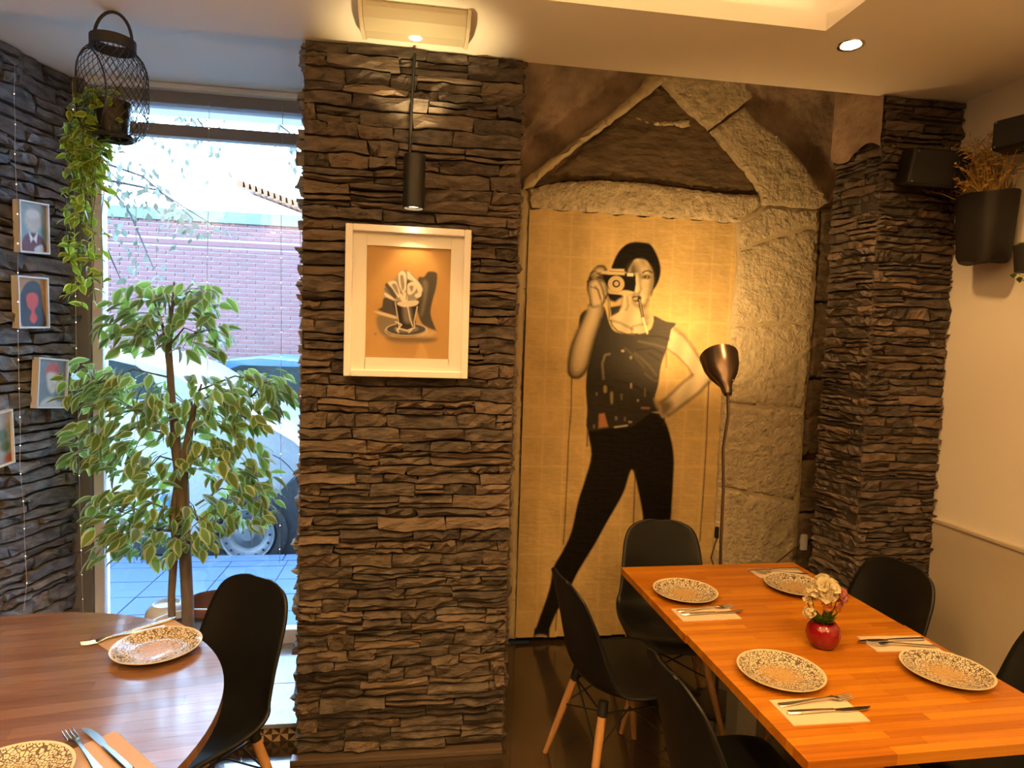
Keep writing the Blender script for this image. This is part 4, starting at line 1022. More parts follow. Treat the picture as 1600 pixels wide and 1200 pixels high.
def make_fork():
    t = empty('fork', (0, 0, 0), 'fork', 'fork', 'forks at the place settings')
    b = MB(); n = 14; ring = []     # handle along +X, head at +X end
    st = [(-.115, .0065, .002), (-.110, .0095, .002), (-.085, .0090, .0025), (-.04, .0058, .005), (.0, .0042, .0075), (.03, .0038, .009), (.045, .0050, .009), (.056, .0105, .0075), (.066, .0125, .0045), (.074, .0125, .0028)]
    vs = []; fs = []
    for x, hw, z in st: vs += [(x, -hw, z), (x, hw, z), (x, hw*.8, z+.0022), (x, -hw*.8, z+.0022)]
    for i in range(len(st)-1):
        for j in range(4): fs.append((i*4+j, i*4+(j+1) % 4, (i+1)*4+(j+1) % 4, (i+1)*4+j))
    fs += [(3, 2, 1, 0), tuple(len(vs)-4+j for j in range(4))]
    b.add(vs, fs); h = b.build('handle', MT['steel'], t, smooth=45)
    for k in range(4):
        y = -.0105+.007*k; b = MB(); b.tube([(.072, y, .004), (.092, y, .0045), (.112, y*.98, .0085)], [.0021, .0019, .0010], 6); b.build('tine', MT['steel'], t, smooth=60)
    return t


def make_knife():
    t = empty('knife', (0, 0, 0), 'knife', 'knife', 'knives at the place settings')
    b = MB(); st = [(-.125, .003, .001), (-.121, .0085, .0005), (-.09, .0088, .0005), (-.03, .0078, .0005), (.005, .0062, .0008), (.010, .0055, .001)]; vs = []; fs = []
    for x, hw, z in st:
        th = .007 if x < 0 else .0055
        vs += [(x, -hw, z+th*.5), (x, -hw*.6, z), (x, hw*.6, z), (x, hw, z+th*.5), (x, hw*.6, z+th), (x, -hw*.6, z+th)]
    for i in range(len(st)-1):
        for j in range(6): fs.append((i*6+j, i*6+(j+1) % 6, (i+1)*6+(j+1) % 6, (i+1)*6+j))
    fs += [(5, 4, 3, 2, 1, 0), tuple(len(vs)-6+j for j in range(6))]
    b.add(vs, fs); b.build('handle', MT['steel'], t, smooth=45)
    b = MB(); b.prism([(.008, -.005), (.03, -.0095), (.07, -.0105), (.10, -.007), (.118, .002), (.122, .0065), (.1, .007), (.008, .005)], .0025, .0042); b.build('blade', MT['steel'], t, smooth=30)
    return t


fork0, knife0 = make_fork(), make_knife()
used = [False, False]


def cutlery(src, i, a, c, label, z=TZ+.0032):
    """a: handle end, c: tip"""
    ang = math.atan2(c[1]-a[1], c[0]-a[0]); loc = ((a[0]+c[0])/2, (a[1]+c[1])/2, z)
    if not used[i]: used[i] = True; src.location = loc; src.rotation_euler = (0, 0, ang); src['label'] = label
    else: dup(src, loc, ang, label)


make_napkin((1.0715, 1.510, TZ), (.216, .116), 0, MT['napkin'], 'pale paper napkin on the near end of the long table')
make_napkin((1.040, 2.124, TZ), (.222, .104), .03, MT['napkin'], 'pale paper napkin near the middle of the left side of the long table')
make_napkin((1.588, 1.853, TZ), (.225, .106), -.05, MT['napkin'], 'pale paper napkin to the right of the red vase')
make_napkin((1.548, 2.508, TZ), (.228, .106), .0, MT['napkin'], 'pale paper napkin on the far end of the long table')
make_napkin((-.850, 2.105, TZ), (.225, .108), R(45), MT['kraftnap'], 'tan paper napkin under the knife on the round table by the tree')
make_napkin((-.655, 1.455, TZ), (.235, .120), R(-45), MT['kraftnap'], 'tan paper napkin at the lower edge of the round table')
cutlery(fork0, 0, (.972, 1.538), (1.204, 1.556), 'fork on the napkin at the near end of the long table')
cutlery(fork0, 0, (.940, 2.146), (1.168, 2.170), 'fork on the napkin at the left side of the long table, tines towards the vase')
cutlery(fork0, 0, (1.690, 1.818), (1.475, 1.848), 'fork on the napkin right of the red vase')
cutlery(fork0, 0, (1.655, 2.478), (1.452, 2.500), 'fork on the napkin at the far end of the long table')
cutlery(fork0, 0, (-.661, 1.428), (-.790, 1.568), 'fork on the tan napkin at the lower edge of the round table')
cutlery(knife0, 1, (.975, 1.500), (1.226, 1.503), 'knife on the napkin at the near end of the long table')
cutlery(knife0, 1, (.941, 2.113), (1.192, 2.128), 'knife on the napkin at the left side of the long table, beside the fork')
cutlery(knife0, 1, (1.692, 1.868), (1.444, 1.870), 'knife on the napkin right of the red vase')
cutlery(knife0, 1, (1.655, 2.540), (1.421, 2.535), 'knife on the napkin at the far end of the long table')
cutlery(knife0, 1, (-.605, 1.432), (-.765, 1.588), 'knife on the tan napkin at the lower edge of the round table')
cutlery(knife0, 1, (-.786, 2.199), (-.965, 2.042), 'knife on the tan napkin behind the plate of the round table')
cutlery(fork0, 0, (-.800, 2.140), (-.985, 2.030), 'fork on the tan napkin behind the plate of the round table')

# red vase and its flowers
VX, VY = 1.318, 1.860
vz = empty('vase', (VX, VY, TZ), 'round glossy red vase in the middle of the long table', 'vase')
b = MB(); b.lathe([(.0005, 0), (.030, 0), (.040, .006), (.050, .025), (.053, .045), (.049, .066), (.038, .080), (.032, .084), (.029, .082), (.034, .074), (.044, .06), (.048, .045), (.044, .02), (.0005, .008)], 40); b.build('vase_body', MT['redglaze'], vz, smooth=70)


def blossom_mesh(mb, c, r, n, rng, mi):
    for k in range(n):
        a = rng.uniform(0, 2*math.pi); e = rng.uniform(-.7, 1.0); d = Vector((math.cos(a)*math.cos(e), math.sin(a)*math.cos(e), math.sin(e)))
        x = d.orthogonal().normalized(); x = Matrix.Rotation(rng.uniform(0, 6.28), 3, d)@x; y = d.cross(x); s = r*rng.uniform(.30, .5); o = Vector(c)+d*r*rng.uniform(.55, 1.0)
        mb.add([o-d*s*.4, o+x*s+d*s*.3, o+(x*.4+y)*s+d*s*.5, o-(x*.4-y)*s*.9+d*s*.4, o-x*s+d*s*.3, o-y*s*.8+d*s*.1], [(0, 1, 2), (0, 2, 3), (0, 3, 4), (0, 4, 5), (0, 5, 1)], mi)


FL = [('cream', (1289, 921), .034, 70, 'petalw', 'large cream blossom at the top of the red vase bouquet', -.005), ('pink', (1308, 931), .027, 46, 'petalp', 'dusky pink blossom at the right of the red vase bouquet', .0), ('cream', (1268, 927), .016, 26, 'petalw', 'small cream blossom at the upper left of the bouquet', -.01),
      ('cream', (1262, 938), .012, 16, 'petalw', 'tiny cream blossom at the far left of the bouquet', .0), ('cream', (1265, 957), .016, 28, 'petalw', 'small cream blossom hanging low over the left of the red vase', -.015), ('orange', (1293, 949), .014, 20, 'petalo', 'orange blossom low in the red vase bouquet', -.02), ('orange', (1309, 953), .010, 12, 'petalo', 'small orange bud at the right of the red vase bouquet', .0)]
rng = random.Random(5)
for nm, (px, py), r, n, m, lab, dy in FL:
    r *= 1.18; n = int(n*1.3); c = Vector(P(px, py, 'y', VY+dy)); f = empty('flower', (VX, VY, TZ+.07), lab, 'flower', 'flowers in the red vase')
    b = MB(); blossom_mesh(b, c, r, n, rng, 0); b.build('blossom', MT[m], f, world=True)
    b = MB(); b.tube([(VX+(c.x-VX)*.1, VY, TZ+.03), (VX+(c.x-VX)*.45, VY+(c.y-VY)*.4, TZ+.085), c-Vector((0, 0, r*.6))], .0018, 6); b.build('stem', MT['leafdark'], f, world=True)
    for k in range(7):
        a = rng.uniform(0, 6.28); o = Vector((VX+math.cos(a)*.012, VY+math.sin(a)*.012, TZ+.082)); d = Vector((math.cos(a)*.8, math.sin(a)*.8, rng.uniform(.2, 1.2))).normalized(); s = d.cross(Vector((0, 0, 1))).normalized(); L = rng.uniform(.028, .055)
        b = MB(); b.add([o, o+d*L*.4+s*L*.22, o+d*L, o+d*L*.4-s*L*.22, o+d*L*.45+Vector((0, 0, -.004))], [(0, 1, 4), (1, 2, 4), (2, 3, 4), (3, 0, 4)]); b.build('leaf', MT['leafdark'], f, world=True, fix=False)


# ------------------------------------------------------------------ leaves
def leaf_mesh(name, L, W, mats):
    """pointed leaf along +X, creased along the midrib, pale margin of its own faces; about 28 triangles"""
    ts = [0, .16, .38, .62, .82, 1]; ws = [0, .62, 1, .86, .46, 0]; v = []; f = []; mi = []
    droop = lambda t: -.22*L*t*t
    for i, (t, w) in enumerate(zip(ts, ws)):
        y = w*W/2; zc = droop(t)
        v += [(t*L, -y, zc+.10*W*w), (t*L*.96+.02*L, -y*.62, zc+.05*W*w), (t*L, 0, zc-.02*W), (t*L*.96+.02*L, y*.62, zc+.05*W*w), (t*L, y, zc+.10*W*w)]
    for i in range(5):
        for j in range(4):
            f.append((i*5+j, (i+1)*5+j, (i+1)*5+j+1, i*5+j+1)); mi.append(1 if j in (0, 3) else 0)
    me = bpy.data.meshes.new(name); me.from_pydata(v, [], f)
    for m in mats: me.materials.append(m)
    me.polygons.foreach_set('material_index', mi); me.shade_smooth(); return me


def orient(d, roll):
    d = Vector(d).normalized(); s = d.cross(Vector((0, 0, 1)))
    if s.length < .05: s = d.cross(Vector((1, 0, 0)))
    s.normalize(); n = s.cross(d); m = Matrix((d, -s, n)).transposed()      # columns: x=d, y, z
    return (m@Matrix.Rotation(roll, 3, 'X'))


def leaves(parent, items, me, limit=300, name='leaf'):
    """items: (position, direction, roll, scale), the largest first"""
    pw = wloc(parent); rest = MB(); tv = [Vector(v.co) for v in me.vertices]; tf = [tuple(p.vertices) for p in me.polygons]; tm = [p.material_index for p in me.polygons]
    for i, (p, d, roll, s) in enumerate(items):
        m = orient(d, roll)
        if i < limit:
            o = bpy.data.objects.new(name, me); COL.objects.link(o); o.parent = parent; o.location = Vector(p)-pw; o.rotation_euler = m.to_euler(); o.scale = (s, s, s)
        else:
            b0 = len(rest.v); rest.v += [tuple(m@(q*s)+Vector(p)-pw) for q in tv]; rest.f += [tuple(b0+k for k in q) for q in tf]; rest.m += tm
    if rest.v: tag(rest.build('leaf_mass', list(me.materials), parent, fix=False, smooth=180), kind='stuff')


# ficus tree
TY = 3.02
def TP(px, py, dy=0): return Vector(P(px, py, 'y', TY+dy))


pot = empty('plant_pot', (TP(290, 980).x, TY, .08), 'round white pot holding the ficus tree, half hidden behind the round table', 'pot')
b = MB(); b.lathe([(.0005, 0), (.105, 0), (.115, .02), (.150, .255), (.165, .262), (.167, .30), (.156, .302), (.148, .27), (.0005, .268)], 40, mats=[0]*7+[1]); b.build('pot_body', [MT['potwhite'], MT['soil']], pot, smooth=40)
bp = empty('plant_pot', (TP(325, 962, .2).x, TY+.26, .08), 'low brown bowl behind the white tree pot at the window', 'pot')
b = MB(); b.lathe([(.0005, 0), (.09, 0), (.12, .03), (.135, .29), (.128, .305), (.118, .29), (.10, .05), (.0005, .04)], 36); b.build('bowl', MT['brownpot'], bp, smooth=50)
wp = empty('plant_pot', (TP(255, 960, .2).x, TY+.24, .08), 'white rounded pot behind the tree trunk at the window', 'pot')
b = MB(); b.lathe([(.0005, 0), (.08, 0), (.10, .05), (.105, .2), (.09, .27), (.06, .302), (.055, .29), (.0005, .285)], 36); b.build('pot_body', MT['potwhite'], wp, smooth=50)
tree = empty('ficus_tree', (TP(290, 980).x, TY, .35), 'variegated ficus tree with two bare trunks standing at the shop window', 'tree')
tr1 = [(294, 985), (293, 940), (290, 880), (287, 820), (284, 770), (282, 735)]
b = MB()
b.tube([TP(*p) for p in tr1], [.027, .026, .026, .027, .032, .033], 12)
b.tube([TP(282, 740), TP(276, 705), TP(272, 660), TP(268, 620), TP(266, 580), TP(263, 548), TP(267, 505), TP(270, 470), TP(272, 440)], [.026, .022, .018, .016, .015, .015, .008, .006, .003], 10)
b.tube([TP(284, 745, -.01), TP(291, 705, -.02), TP(297, 670, -.03), TP(303, 640, -.05), TP(315, 600, -.06)], [.022, .019, .016, .010, .004], 10)
b.tube([TP(263, 550), TP(257, 520), TP(250, 495), TP(240, 470)], [.011, .007, .005, .003], 8)
b.build('trunk', MT['bark'], tree, world=True, smooth=60)
b = MB(); b.tube([TP(269, 985, -.05), TP(268, 930, -.05), TP(270, 895, -.04), TP(274, 850, -.03), TP(270, 800, -.02), TP(276, 760, -.01), TP(281, 735)], [.016, .015, .016, .015, .014, .013, .012], 10)
b.build('trunk', MT['bark'], tree, world=True, smooth=60)
rng = random.Random(77)
CLUST = [  # centre px, radii px, count, branch start px
    (258, 470, 88, 36, 62, (268, 500)), (215, 515, 62, 34, 42, (262, 545)), (310, 520, 56, 34, 40, (265, 540)), (322, 465, 34, 22, 16, (269, 480)),
    (150, 600, 58, 40, 44, (266, 590)), (210, 640, 78, 62, 80, (268, 630)), (300, 640, 78, 58, 78, (300, 650)), (392, 620, 60, 46, 70, (305, 630)), (425, 600, 24, 26, 18, (310, 610)),
    (155, 690, 52, 40, 44, (272, 680)), (225, 740, 62, 48, 50, (276, 720)), (350, 710, 64, 40, 46, (288, 735)), (385, 770, 48, 52, 60, (305, 790)),
    (190, 800, 58, 40, 50, (272, 800)), (250, 830, 70, 42, 66, (275, 830)), (310, 815, 48, 44, 46, (286, 800)), (170, 850, 28, 28, 18, (270, 830))]
items = []; tw = MB()
for cx, cy, rx, ry, n, st in CLUST:
    n = int(n*1.75)
    s0 = TP(*st); mid = TP(cx, cy, rng.uniform(-.1, .1)); tw.tube([s0, s0.lerp(mid, .5)+Vector((0, 0, .05)), mid], [.005, .0035, .0022], 6)
    for k in range(max(3, n//8)):
        e = TP(cx+rng.uniform(-.85, .85)*rx, cy+rng.uniform(-.8, .8)*ry, rng.uniform(-.22, .2)); tw.tube([mid, mid.lerp(e, .5)+Vector((0, 0, .025)), e], [.0024, .002, .0012], 5)
    for k in range(n):
        a = rng.uniform(0, 2*math.pi); q = rng.random()**.55
        p = TP(cx+rx*q*math.cos(a), cy+ry*q*math.sin(a), rng.gauss(0, .11))
        out = (p-tree.location-Vector((0, 0, p.z-tree.location.z))); out.z = 0
        out = out.normalized() if out.length > .02 else Vector((1, 0, 0))
        d = out*.7+Vector((rng.gauss(0, .55), rng.gauss(0, .55), rng.uniform(-1.35, .1)))
        items.append((p, d, rng.gauss(0, .6), rng.uniform(.75, 1.3)))
tag(tw.build('twigs', MT['bark'], tree, world=True, smooth=60), kind='stuff')
items.sort(key=lambda t: t[0].y-.1*t[3])
fl_me = leaf_mesh('ficus_leaf', .072, .041, [MT['ficusg'], MT['ficusc']])
leaves(tree, items, fl_me, 300)

# ------------------------------------------------------------------ hanging lantern and trailing plant
LY = 2.5
lc = Vector(P(177, 130, 'y', LY)); lanz = Vector(P(182, 214, 'y', LY)).z
lan = empty('lantern', (lc.x, LY, lanz), 'black wire-mesh lantern hanging from the ceiling at the window', 'lantern')
rad = spline([(.050, .0), (.085, .006), (.104, .04), (.110, .10), (.110, .19), (.106, .235), (.092, .272), (.072, .295), (.066, .305)], 26)
rad = [(float(r), float(z)) for r, z in rad]
b = MB(); nh = 30
arch = lambda ang, z: abs((ang-R(243)+math.pi) % (2*math.pi)-math.pi) < R(40)*math.sqrt(max(0, 1-((z-.12)/.145)**2))
for sgn in (-1, 1):
    for k in range(nh):
        seg = []
        for (r, z) in rad:
            an = 2*math.pi*k/nh+sgn*z*6.2
            if arch(an, z):
                if len(seg) > 1: b.tube(seg, .0012, 3, caps=False)
                seg = []
            else: seg.append((r*math.cos(an), r*math.sin(an), z))
        if len(seg) > 1: b.tube(seg, .0012, 3, caps=False)
b.build('mesh_cage', MT['lantern'], lan)
b = MB(); ap = []
for k in range(33):
    th = 2*math.pi*k/32; z = .12+.145*math.sin(th); an = R(243)+R(40)*math.cos(th); r = np.interp(z, [q[1] for q in rad], [q[0] for q in rad]); ap.append((r*math.cos(an), r*math.sin(an), max(.004, z)))
b.tube(ap[:-1], .003, 6, closed=True); b.build('arch_rim', MT['lantern'], lan, smooth=60)
b = MB(); b.lathe([(.066, .298), (.072, .300), (.072, .335), (.066, .337), (.062, .335), (.062, .300), (.066, .298)], 40); b.build('top_ring', MT['lantern'], lan, smooth=50)
b = MB(); b.tube([(-.062*math.cos(t), 0, .33+.098*math.sin(t)) for t in np.linspace(0, math.pi, 17)], .0055, 8); b.build('handle', MT['lantern'], lan, smooth=60)
b = MB(); b.lathe([(.045, -.004), (.062, -.012), (.066, -.006), (.060, .006), (.045, .006), (.045, -.004)], 36); b.build('base_ring', MT['lantern'], lan, smooth=50)
hz = CEIL-lanz
b = MB(); b.tube([(0, 0, .425), (0, 0, hz)], .003, 6); b.build('hook', MT['brass'], lan)
pp = empty('plant_pot', (lc.x, LY, lanz+.006), 'small dark pot standing inside the hanging mesh lantern', 'pot')
b = MB(); b.lathe([(.0005, 0), (.046, 0), (.055, .10), (.058, .10), (.058, .112), (.050, .112), (.048, .09), (.0005, .09)], 30); b.build('pot_body', MT['black'], pp, smooth=40)
vine = empty('trailing_plant', (lc.x-.02, LY, lanz+.1), 'bright green trailing plant spilling from the hanging lantern down the stone wall', 'plant')
rng = random.Random(31); items = []; b = MB()
for k in range(15):
    x0, x1 = rng.uniform(105, 170), 0; end = rng.choice([330, 400, 440, 470, 480, 300, 260, 450]); yy = LY+rng.uniform(-.05, .06); xb = 138+(x0-138)*.8+rng.uniform(-8, 8)
    line = [(168+rng.uniform(-8, 8), 165), ((x0+168)/2, 150+rng.uniform(-15, 8)), (x0, 190+rng.uniform(-20, 10))]+[(x0+(xb-x0)*t+rng.uniform(-4, 4), 200+(end-200)*t) for t in np.linspace(.1, 1, 7)]
    pts = [Vector(P(x, y, 'y', yy)) for x, y in line]; b.tube(pts, .0014, 5)
    for i in range(1, len(pts)):
        m = 3 if line[i][1] < 330 else 3
        for j in range(m):
            p = pts[i-1].lerp(pts[i], rng.random()); a = rng.uniform(0, 6.28); items.append((p, (math.cos(a)+rng.gauss(0, .2), math.sin(a), rng.uniform(-1.1, .35)), rng.gauss(0, .6), rng.uniform(.75, 1.25)))
for k in range(60):
    p = Vector(P(rng.gauss(140, 20), rng.uniform(140, 260), 'y', LY+rng.uniform(-.07, .07))); a = rng.uniform(0, 6.28); items.append((p, (math.cos(a), math.sin(a), rng.uniform(-1, .5)), rng.gauss(0, .6), rng.uniform(.7, 1.2)))
tag(b.build('stems', MT['leafdark'], vine, world=True), kind='stuff')
random.Random(3).shuffle(items)
leaves(vine, items, leaf_mesh('ivy_leaf', .046, .025, [MT['ivyg'], MT['ivyc']]), 300)

# ------------------------------------------------------------------ small framed prints on the left stone wall
_off = .060
def LW(px, py, off=_off):
    """photo pixel -> point on a plane parallel to the left wall, standing off by off"""
    d = _f2+_r3*(px-800)/FPX-_u3*(py-600)/FPX; n = np.array(LN); t = ((np.array(LA)+n*off-CAM)@n)/(d@n); return Vector(CAM+t*d)


def paint_face(kind):
    def f(u, v, pos):
        p = Paint(u*60, (1-v)*90, (.3, .35, .34))
        if kind == 0:
            p.c[:] = (.30, .36, .36); p.poly([(0, 45), (60, 45), (60, 90), (0, 90)], (.16, .30, .33), 6, .7); p.disc((30, 33), 17, (.52, .47, .42), 4, 1, 1.3); p.disc((30, 20), 15, (.62, .60, .57), 4, .9, .6)
            p.poly([(5, 90), (8, 66), (22, 56), (38, 56), (52, 66), (56, 90)], (.15, .03, .035), 2); p.poly([(20, 52), (30, 66), (24, 74)], (.72, .72, .72), 1.2, 1, False); p.poly([(40, 52), (30, 66), (37, 74)], (.72, .72, .72), 1.2, 1, False); p.poly([(34, 82), (50, 76), (52, 90), (34, 90)], (.55, .55, .54), 2)
        elif kind == 1:
            p.c[:] = (.42, .23, .07); p.poly([(8, 90), (4, 40), (16, 12), (34, 4), (48, 14), (52, 50), (58, 90)], (.045, .045, .06), 1.5); p.poly([(18, 34), (30, 26), (42, 32), (42, 48), (34, 60), (40, 74), (32, 84), (24, 76), (28, 62), (20, 52)], (.62, .07, .055), 1.5)
        elif kind == 2:
            p.c[:] = (.20, .25, .29); p.poly([(16, 30), (22, 8), (38, 6), (46, 16), (46, 36), (34, 28)], (.52, .12, .11), 3); p.poly([(20, 26), (44, 28), (42, 50), (34, 64), (24, 56)], (.60, .57, .52), 3); p.poly([(8, 90), (20, 74), (44, 74), (54, 90)], (.55, .54, .52), 3); p.disc((48, 70), 10, (.12, .22, .34), 3)
        else:
            p.c[:] = (.30, .34, .38); p.c *= (.7+.6*fbm(u*5, v*5, 8))[:, None]; p.disc((38, 40), 14, (.10, .20, .19), 4, .9, .8); p.disc((44, 60), 13, (.08, .17, .09), 4, .9, .7); p.poly([(40, 80), (60, 74), (60, 90), (42, 90)], (.35, .12, .10), 3); p.poly([(0, 0), (60, 0), (60, 18), (0, 30)], (.42, .45, .58), 6, .8)
        p.c *= (.85+.3*fbm(u*8, v*11, 17+kind))[:, None]
        return p.c
    return f


FR = [((28, 311), (76, 319), (77, 398), (31, 394), 0, 'small framed print of a white-haired figure in a dark red jumper, topmost on the left'),
      ((26, 430), (75, 434), (77, 513), (29, 513), 1, 'small framed print of a dark-haired figure with a red face'),
      ((60, 558), (107, 562), (104, 638), (56, 638), 2, 'small framed print of a red-haired pale figure, beside the ficus leaves'),
      ((-20, 648), (18, 640), (24, 721), (-17, 738), 3, 'small framed print in blue and green cut off by the left picture edge')]
for tl, tr, br, bl, kind, lab in FR:
    a, c, d, e = [LW(*q) for q in (tl, tr, br, bl)]
    U = ((c-a)+(d-e))*.5; V = ((a-e)+(c-d))*.5; o = e; nrm = LN.copy(); ctr = (a+c+d+e)/4
    f = empty('picture_frame', tuple(ctr), lab, 'picture', 'small framed prints on the left stone wall')
    u_, v_ = U.normalized(), V.normalized(); w, h = U.length, V.length; rot = Matrix((u_, v_, nrm)).transposed()
    b = MB(); t_ = .008
    for (x, y, sx, sy) in ((0, h/2-t_/2, w, t_), (0, -h/2+t_/2, w, t_), (-w/2+t_/2, 0, t_, h-2*t_), (w/2-t_/2, 0, t_, h-2*t_)): b.box(rot@Vector((x, y, -.012)), (sx, sy, .034), rot=rot)
    b.build('frame', MT['framegrey'], f, bevel=.001)
    sheet('print', tuple(ctr+rot@Vector((-w/2+t_, -h/2+t_, -.006))), tuple(u_*(w-2*t_)), tuple(v_*(h-2*t_)), 44, 66, paint_face(kind), paint_mat('print_paper', .5), f)
    b = MB(); b.box(rot@Vector((0, 0, -.022)), (w-.004, h-.004, .012), rot=rot); b.build('backing', MT['cardark'], f)


# ------------------------------------------------------------------ strings of tiny lights
def strand(pts, lab, every=.125):
    f = empty('string_light', tuple(pts[0]), lab, 'string lights', 'hanging strings of fairy lights')
    b = MB(); b.tube(pts, .0011, 4); b.build('wire', MT['wire'], f, world=True)
    b = MB(); acc = 0
    for i in range(1, len(pts)):
        seg = (pts[i]-pts[i-1]).length; k = every-acc
        while k < seg: b.ball(pts[i-1].lerp(pts[i], k/seg), .0026, 6); k += every
        acc = (acc+seg) % every
    tag(b.build('bulbs', MT['bulb'], f, world=True), kind='stuff')


strand([LW(x, y, .062) for x, y in ((23, 100), (22, 155), (24, 195), (23, 237), (27, 320), (28, 400), (28, 440), (28, 510), (29, 565), (30, 610), (32, 682), (31, 725), (34, 760), (38, 800), (38, 838), (42, 910), (37, 955))], 'fairy-light string hanging over the framed prints on the left stone wall')
strand([LW(x, y, .06) for x, y in ((113, 128), (114, 160), (117, 250), (117, 300), (116, 350), (118, 460), (119, 540), (122, 620), (123, 690), (125, 800), (128, 900), (130, 962))], 'fairy-light string on the left stone wall beside the window jamb')
for px, y0, y1, lab in ((213, 150, 880, 'fairy-light string on the window glass behind the left of the tree'), (326, 160, 700, 'fairy-light string in the middle of the window glass'), (441, 165, 880, 'fairy-light string towards the right of the window glass')):
    strand([Vector(P(px+rng.uniform(-1.5, 1.5)-.004*(y-y0), y, 'y', WINY-.05)) for y in np.linspace(y0, y1, 9)], lab)
strand([Vector(P(472-.006*(y-70)+rng.uniform(-1, 1), y, 'y', PY+.25)) for y in np.linspace(52, 955, 12)], 'fairy-light string hanging along the edge of the stone pillar at the window')

# ------------------------------------------------------------------ right wall: speakers, planter with dried stems, leafy plant
def speaker(ctr, size, rot, lab):
    s = empty('speaker', tuple(ctr), lab, 'speaker')
    b = MB(); b.box((0, 0, 0), size, rot=rot); b.build('cabinet', MT['black'], s, bevel=.012)
    b = MB(); b.box(rot@Vector((0, -size[1]/2-.002, 0)), (size[0]*.90, .006, size[2]*.88), rot=rot); b.build('grille', mat('speaker_grille', (.006, .006, .006), .7), s, bevel=.003)
    b = MB()
    for sx in (-1, 1):
        for sz in (-1, 1): b.ball(rot@Vector((sx*size[0]*.42, -size[1]/2-.004, sz*size[2]*.40)), .004, 8)
    b.build('screws', MT['greymetal'], s)
    b = MB(); q = rot@Vector((.0, size[1]/2, 0)); b.tube([q, q+Vector((.03, .05, 0)), q+Vector((.04, .09, 0))], .009, 8); b.build('bracket', MT['blackmetal'], s)
    return s


c = (Vector(P(1424, 224, 'y', 2.42))+Vector(P(1500, 296, 'y', 2.44)))/2
speaker(c+Vector((.02, .04, .0)), (.235, .12, .150), Matrix.Rotation(R(-14), 3, 'Z')@Matrix.Rotation(R(5), 3, 'Y')@Matrix.Rotation(R(10), 3, 'X'), 'black loudspeaker mounted high on the stone pier')
sp2 = Vector(P(1590, 213, 'x', 2.24))
speaker(sp2+Vector((.0, -.05, 0)), (.2, .12, .115), Matrix.Rotation(R(-70), 3, 'Z'), 'black loudspeaker high on the pale wall, cut off by the right picture edge')
PX = 2.255; pc = (Vector(P(1511, 308, 'x', PX))+Vector(P(1574, 300, 'x', PX)))/2; pbz = Vector(P(1540, 409, 'x', PX)).z
wp_ = empty('wall_planter', (PX, pc.y, pbz), 'dark wall planter holding dried stems on the pale right wall', 'planter')
b = MB(); h = pc.z-pbz; half = .098
for z0, z1, s0, s1 in ((0, h, .82, 1.0),):
    n = 24; vs = []
    for zz, s in ((0, .78), (.02, .86), (h*.6, .94), (h, 1.0), (h-.004, .93), (h-.03, .9)):
        for k in range(n):
            a = 2*math.pi*k/n; x = max(-1, min(1, 1.25*math.cos(a)))*.075*s; y = max(-1, min(1, 1.25*math.sin(a)))*half*s; vs.append((x+.005, y, zz+.006*math.sin(a*3+zz*20)))
    fs = [(i*n+k, i*n+(k+1) % n, (i+1)*n+(k+1) % n, (i+1)*n+k) for i in range(5) for k in range(n)]+[tuple(range(n-1, -1, -1)), tuple(5*n+k for k in range(n))]
    b.add(vs, fs)
b.build('planter_body', MT['bag'], wp_, smooth=50)
dr = empty('dried_stems', (PX, pc.y, pc.z-.02), 'bunch of golden dried grass stems standing in the dark wall planter', 'dried plant')
rng = random.Random(9); b = MB(); bl = MB()
for k in range(190):
    a = rng.uniform(0, 6.28); e = rng.uniform(.05, .7) if k % 5 else rng.uniform(.75, 1.05); L = rng.uniform(.10, .30) if k % 5 else rng.uniform(.12, .20)
    d = Vector((math.sin(e)*math.cos(a)*.6-.1, math.sin(e)*math.sin(a)+.12, math.cos(e))); o = Vector((PX+rng.uniform(-.04, .04), pc.y+rng.uniform(-.07, .07), pc.z-.03)); m1 = o+d*L*.6; e1 = o+d*L+Vector((0, .02, -.01))
    bl.tube([o, m1, e1], [.0016, .0012, .0008], 4)
    for j in range(9):
        q = m1.lerp(e1, j/8); s = rng.uniform(.009, .018); w = Vector((rng.gauss(0, 1), rng.gauss(0, 1), rng.gauss(.6, 1))).normalized(); x = w.orthogonal().normalized()
        b.add([q, q+w*s+x*s*.35, q+w*s*1.9, q+w*s-x*s*.35], [(0, 1, 2, 3)])
tag(b.build('seed_heads', MT['dry'], dr, world=True, fix=False), kind='stuff'); tag(bl.build('stems', MT['dry'], dr, world=True), kind='stuff')
b = MB()
for ln in ([(1504, 303), (1478, 290), (1464, 284), (1436, 279)], [(1464, 284), (1455, 268), (1449, 259)], [(1500, 290), (1490, 262), (1487, 230)]): b.tube([P(x, y, 'x', PX-.03) for x, y in ln], [.0022, .002, .0017, .001][:len(ln)], 5)
b.build('bare_twig', MT['plaster'], dr, world=True)
b = MB(); b.tube([P(1560, 262, 'x', 2.30), P(1570, 246, 'x', 2.28), P(1585, 240, 'x', 2.27), P(1610, 243, 'x', 2.26)], .005, 6); b.build('curled_stem', MT['dry'], dr, world=True, smooth=60)
gp = empty('leafy_plant', P(1612, 400, 'x', 2.28), 'small green leafy plant peeping in at the right picture edge', 'plant')
its = []
for k in range(34):
    p = Vector(P(rng.uniform(1584, 1630), rng.uniform(378, 446), 'x', 2.28+rng.uniform(-.05, .02))); a = rng.uniform(0, 6.28); its.append((p, (math.cos(a)*.6, math.sin(a), rng.uniform(-.9, .4)), rng.gauss(0, .6), rng.uniform(.7, 1)))
leaves(gp, its, leaf_mesh('ivy_leaf', .034, .028, [MT['leafdark'], MT['ficusg']]), 300)
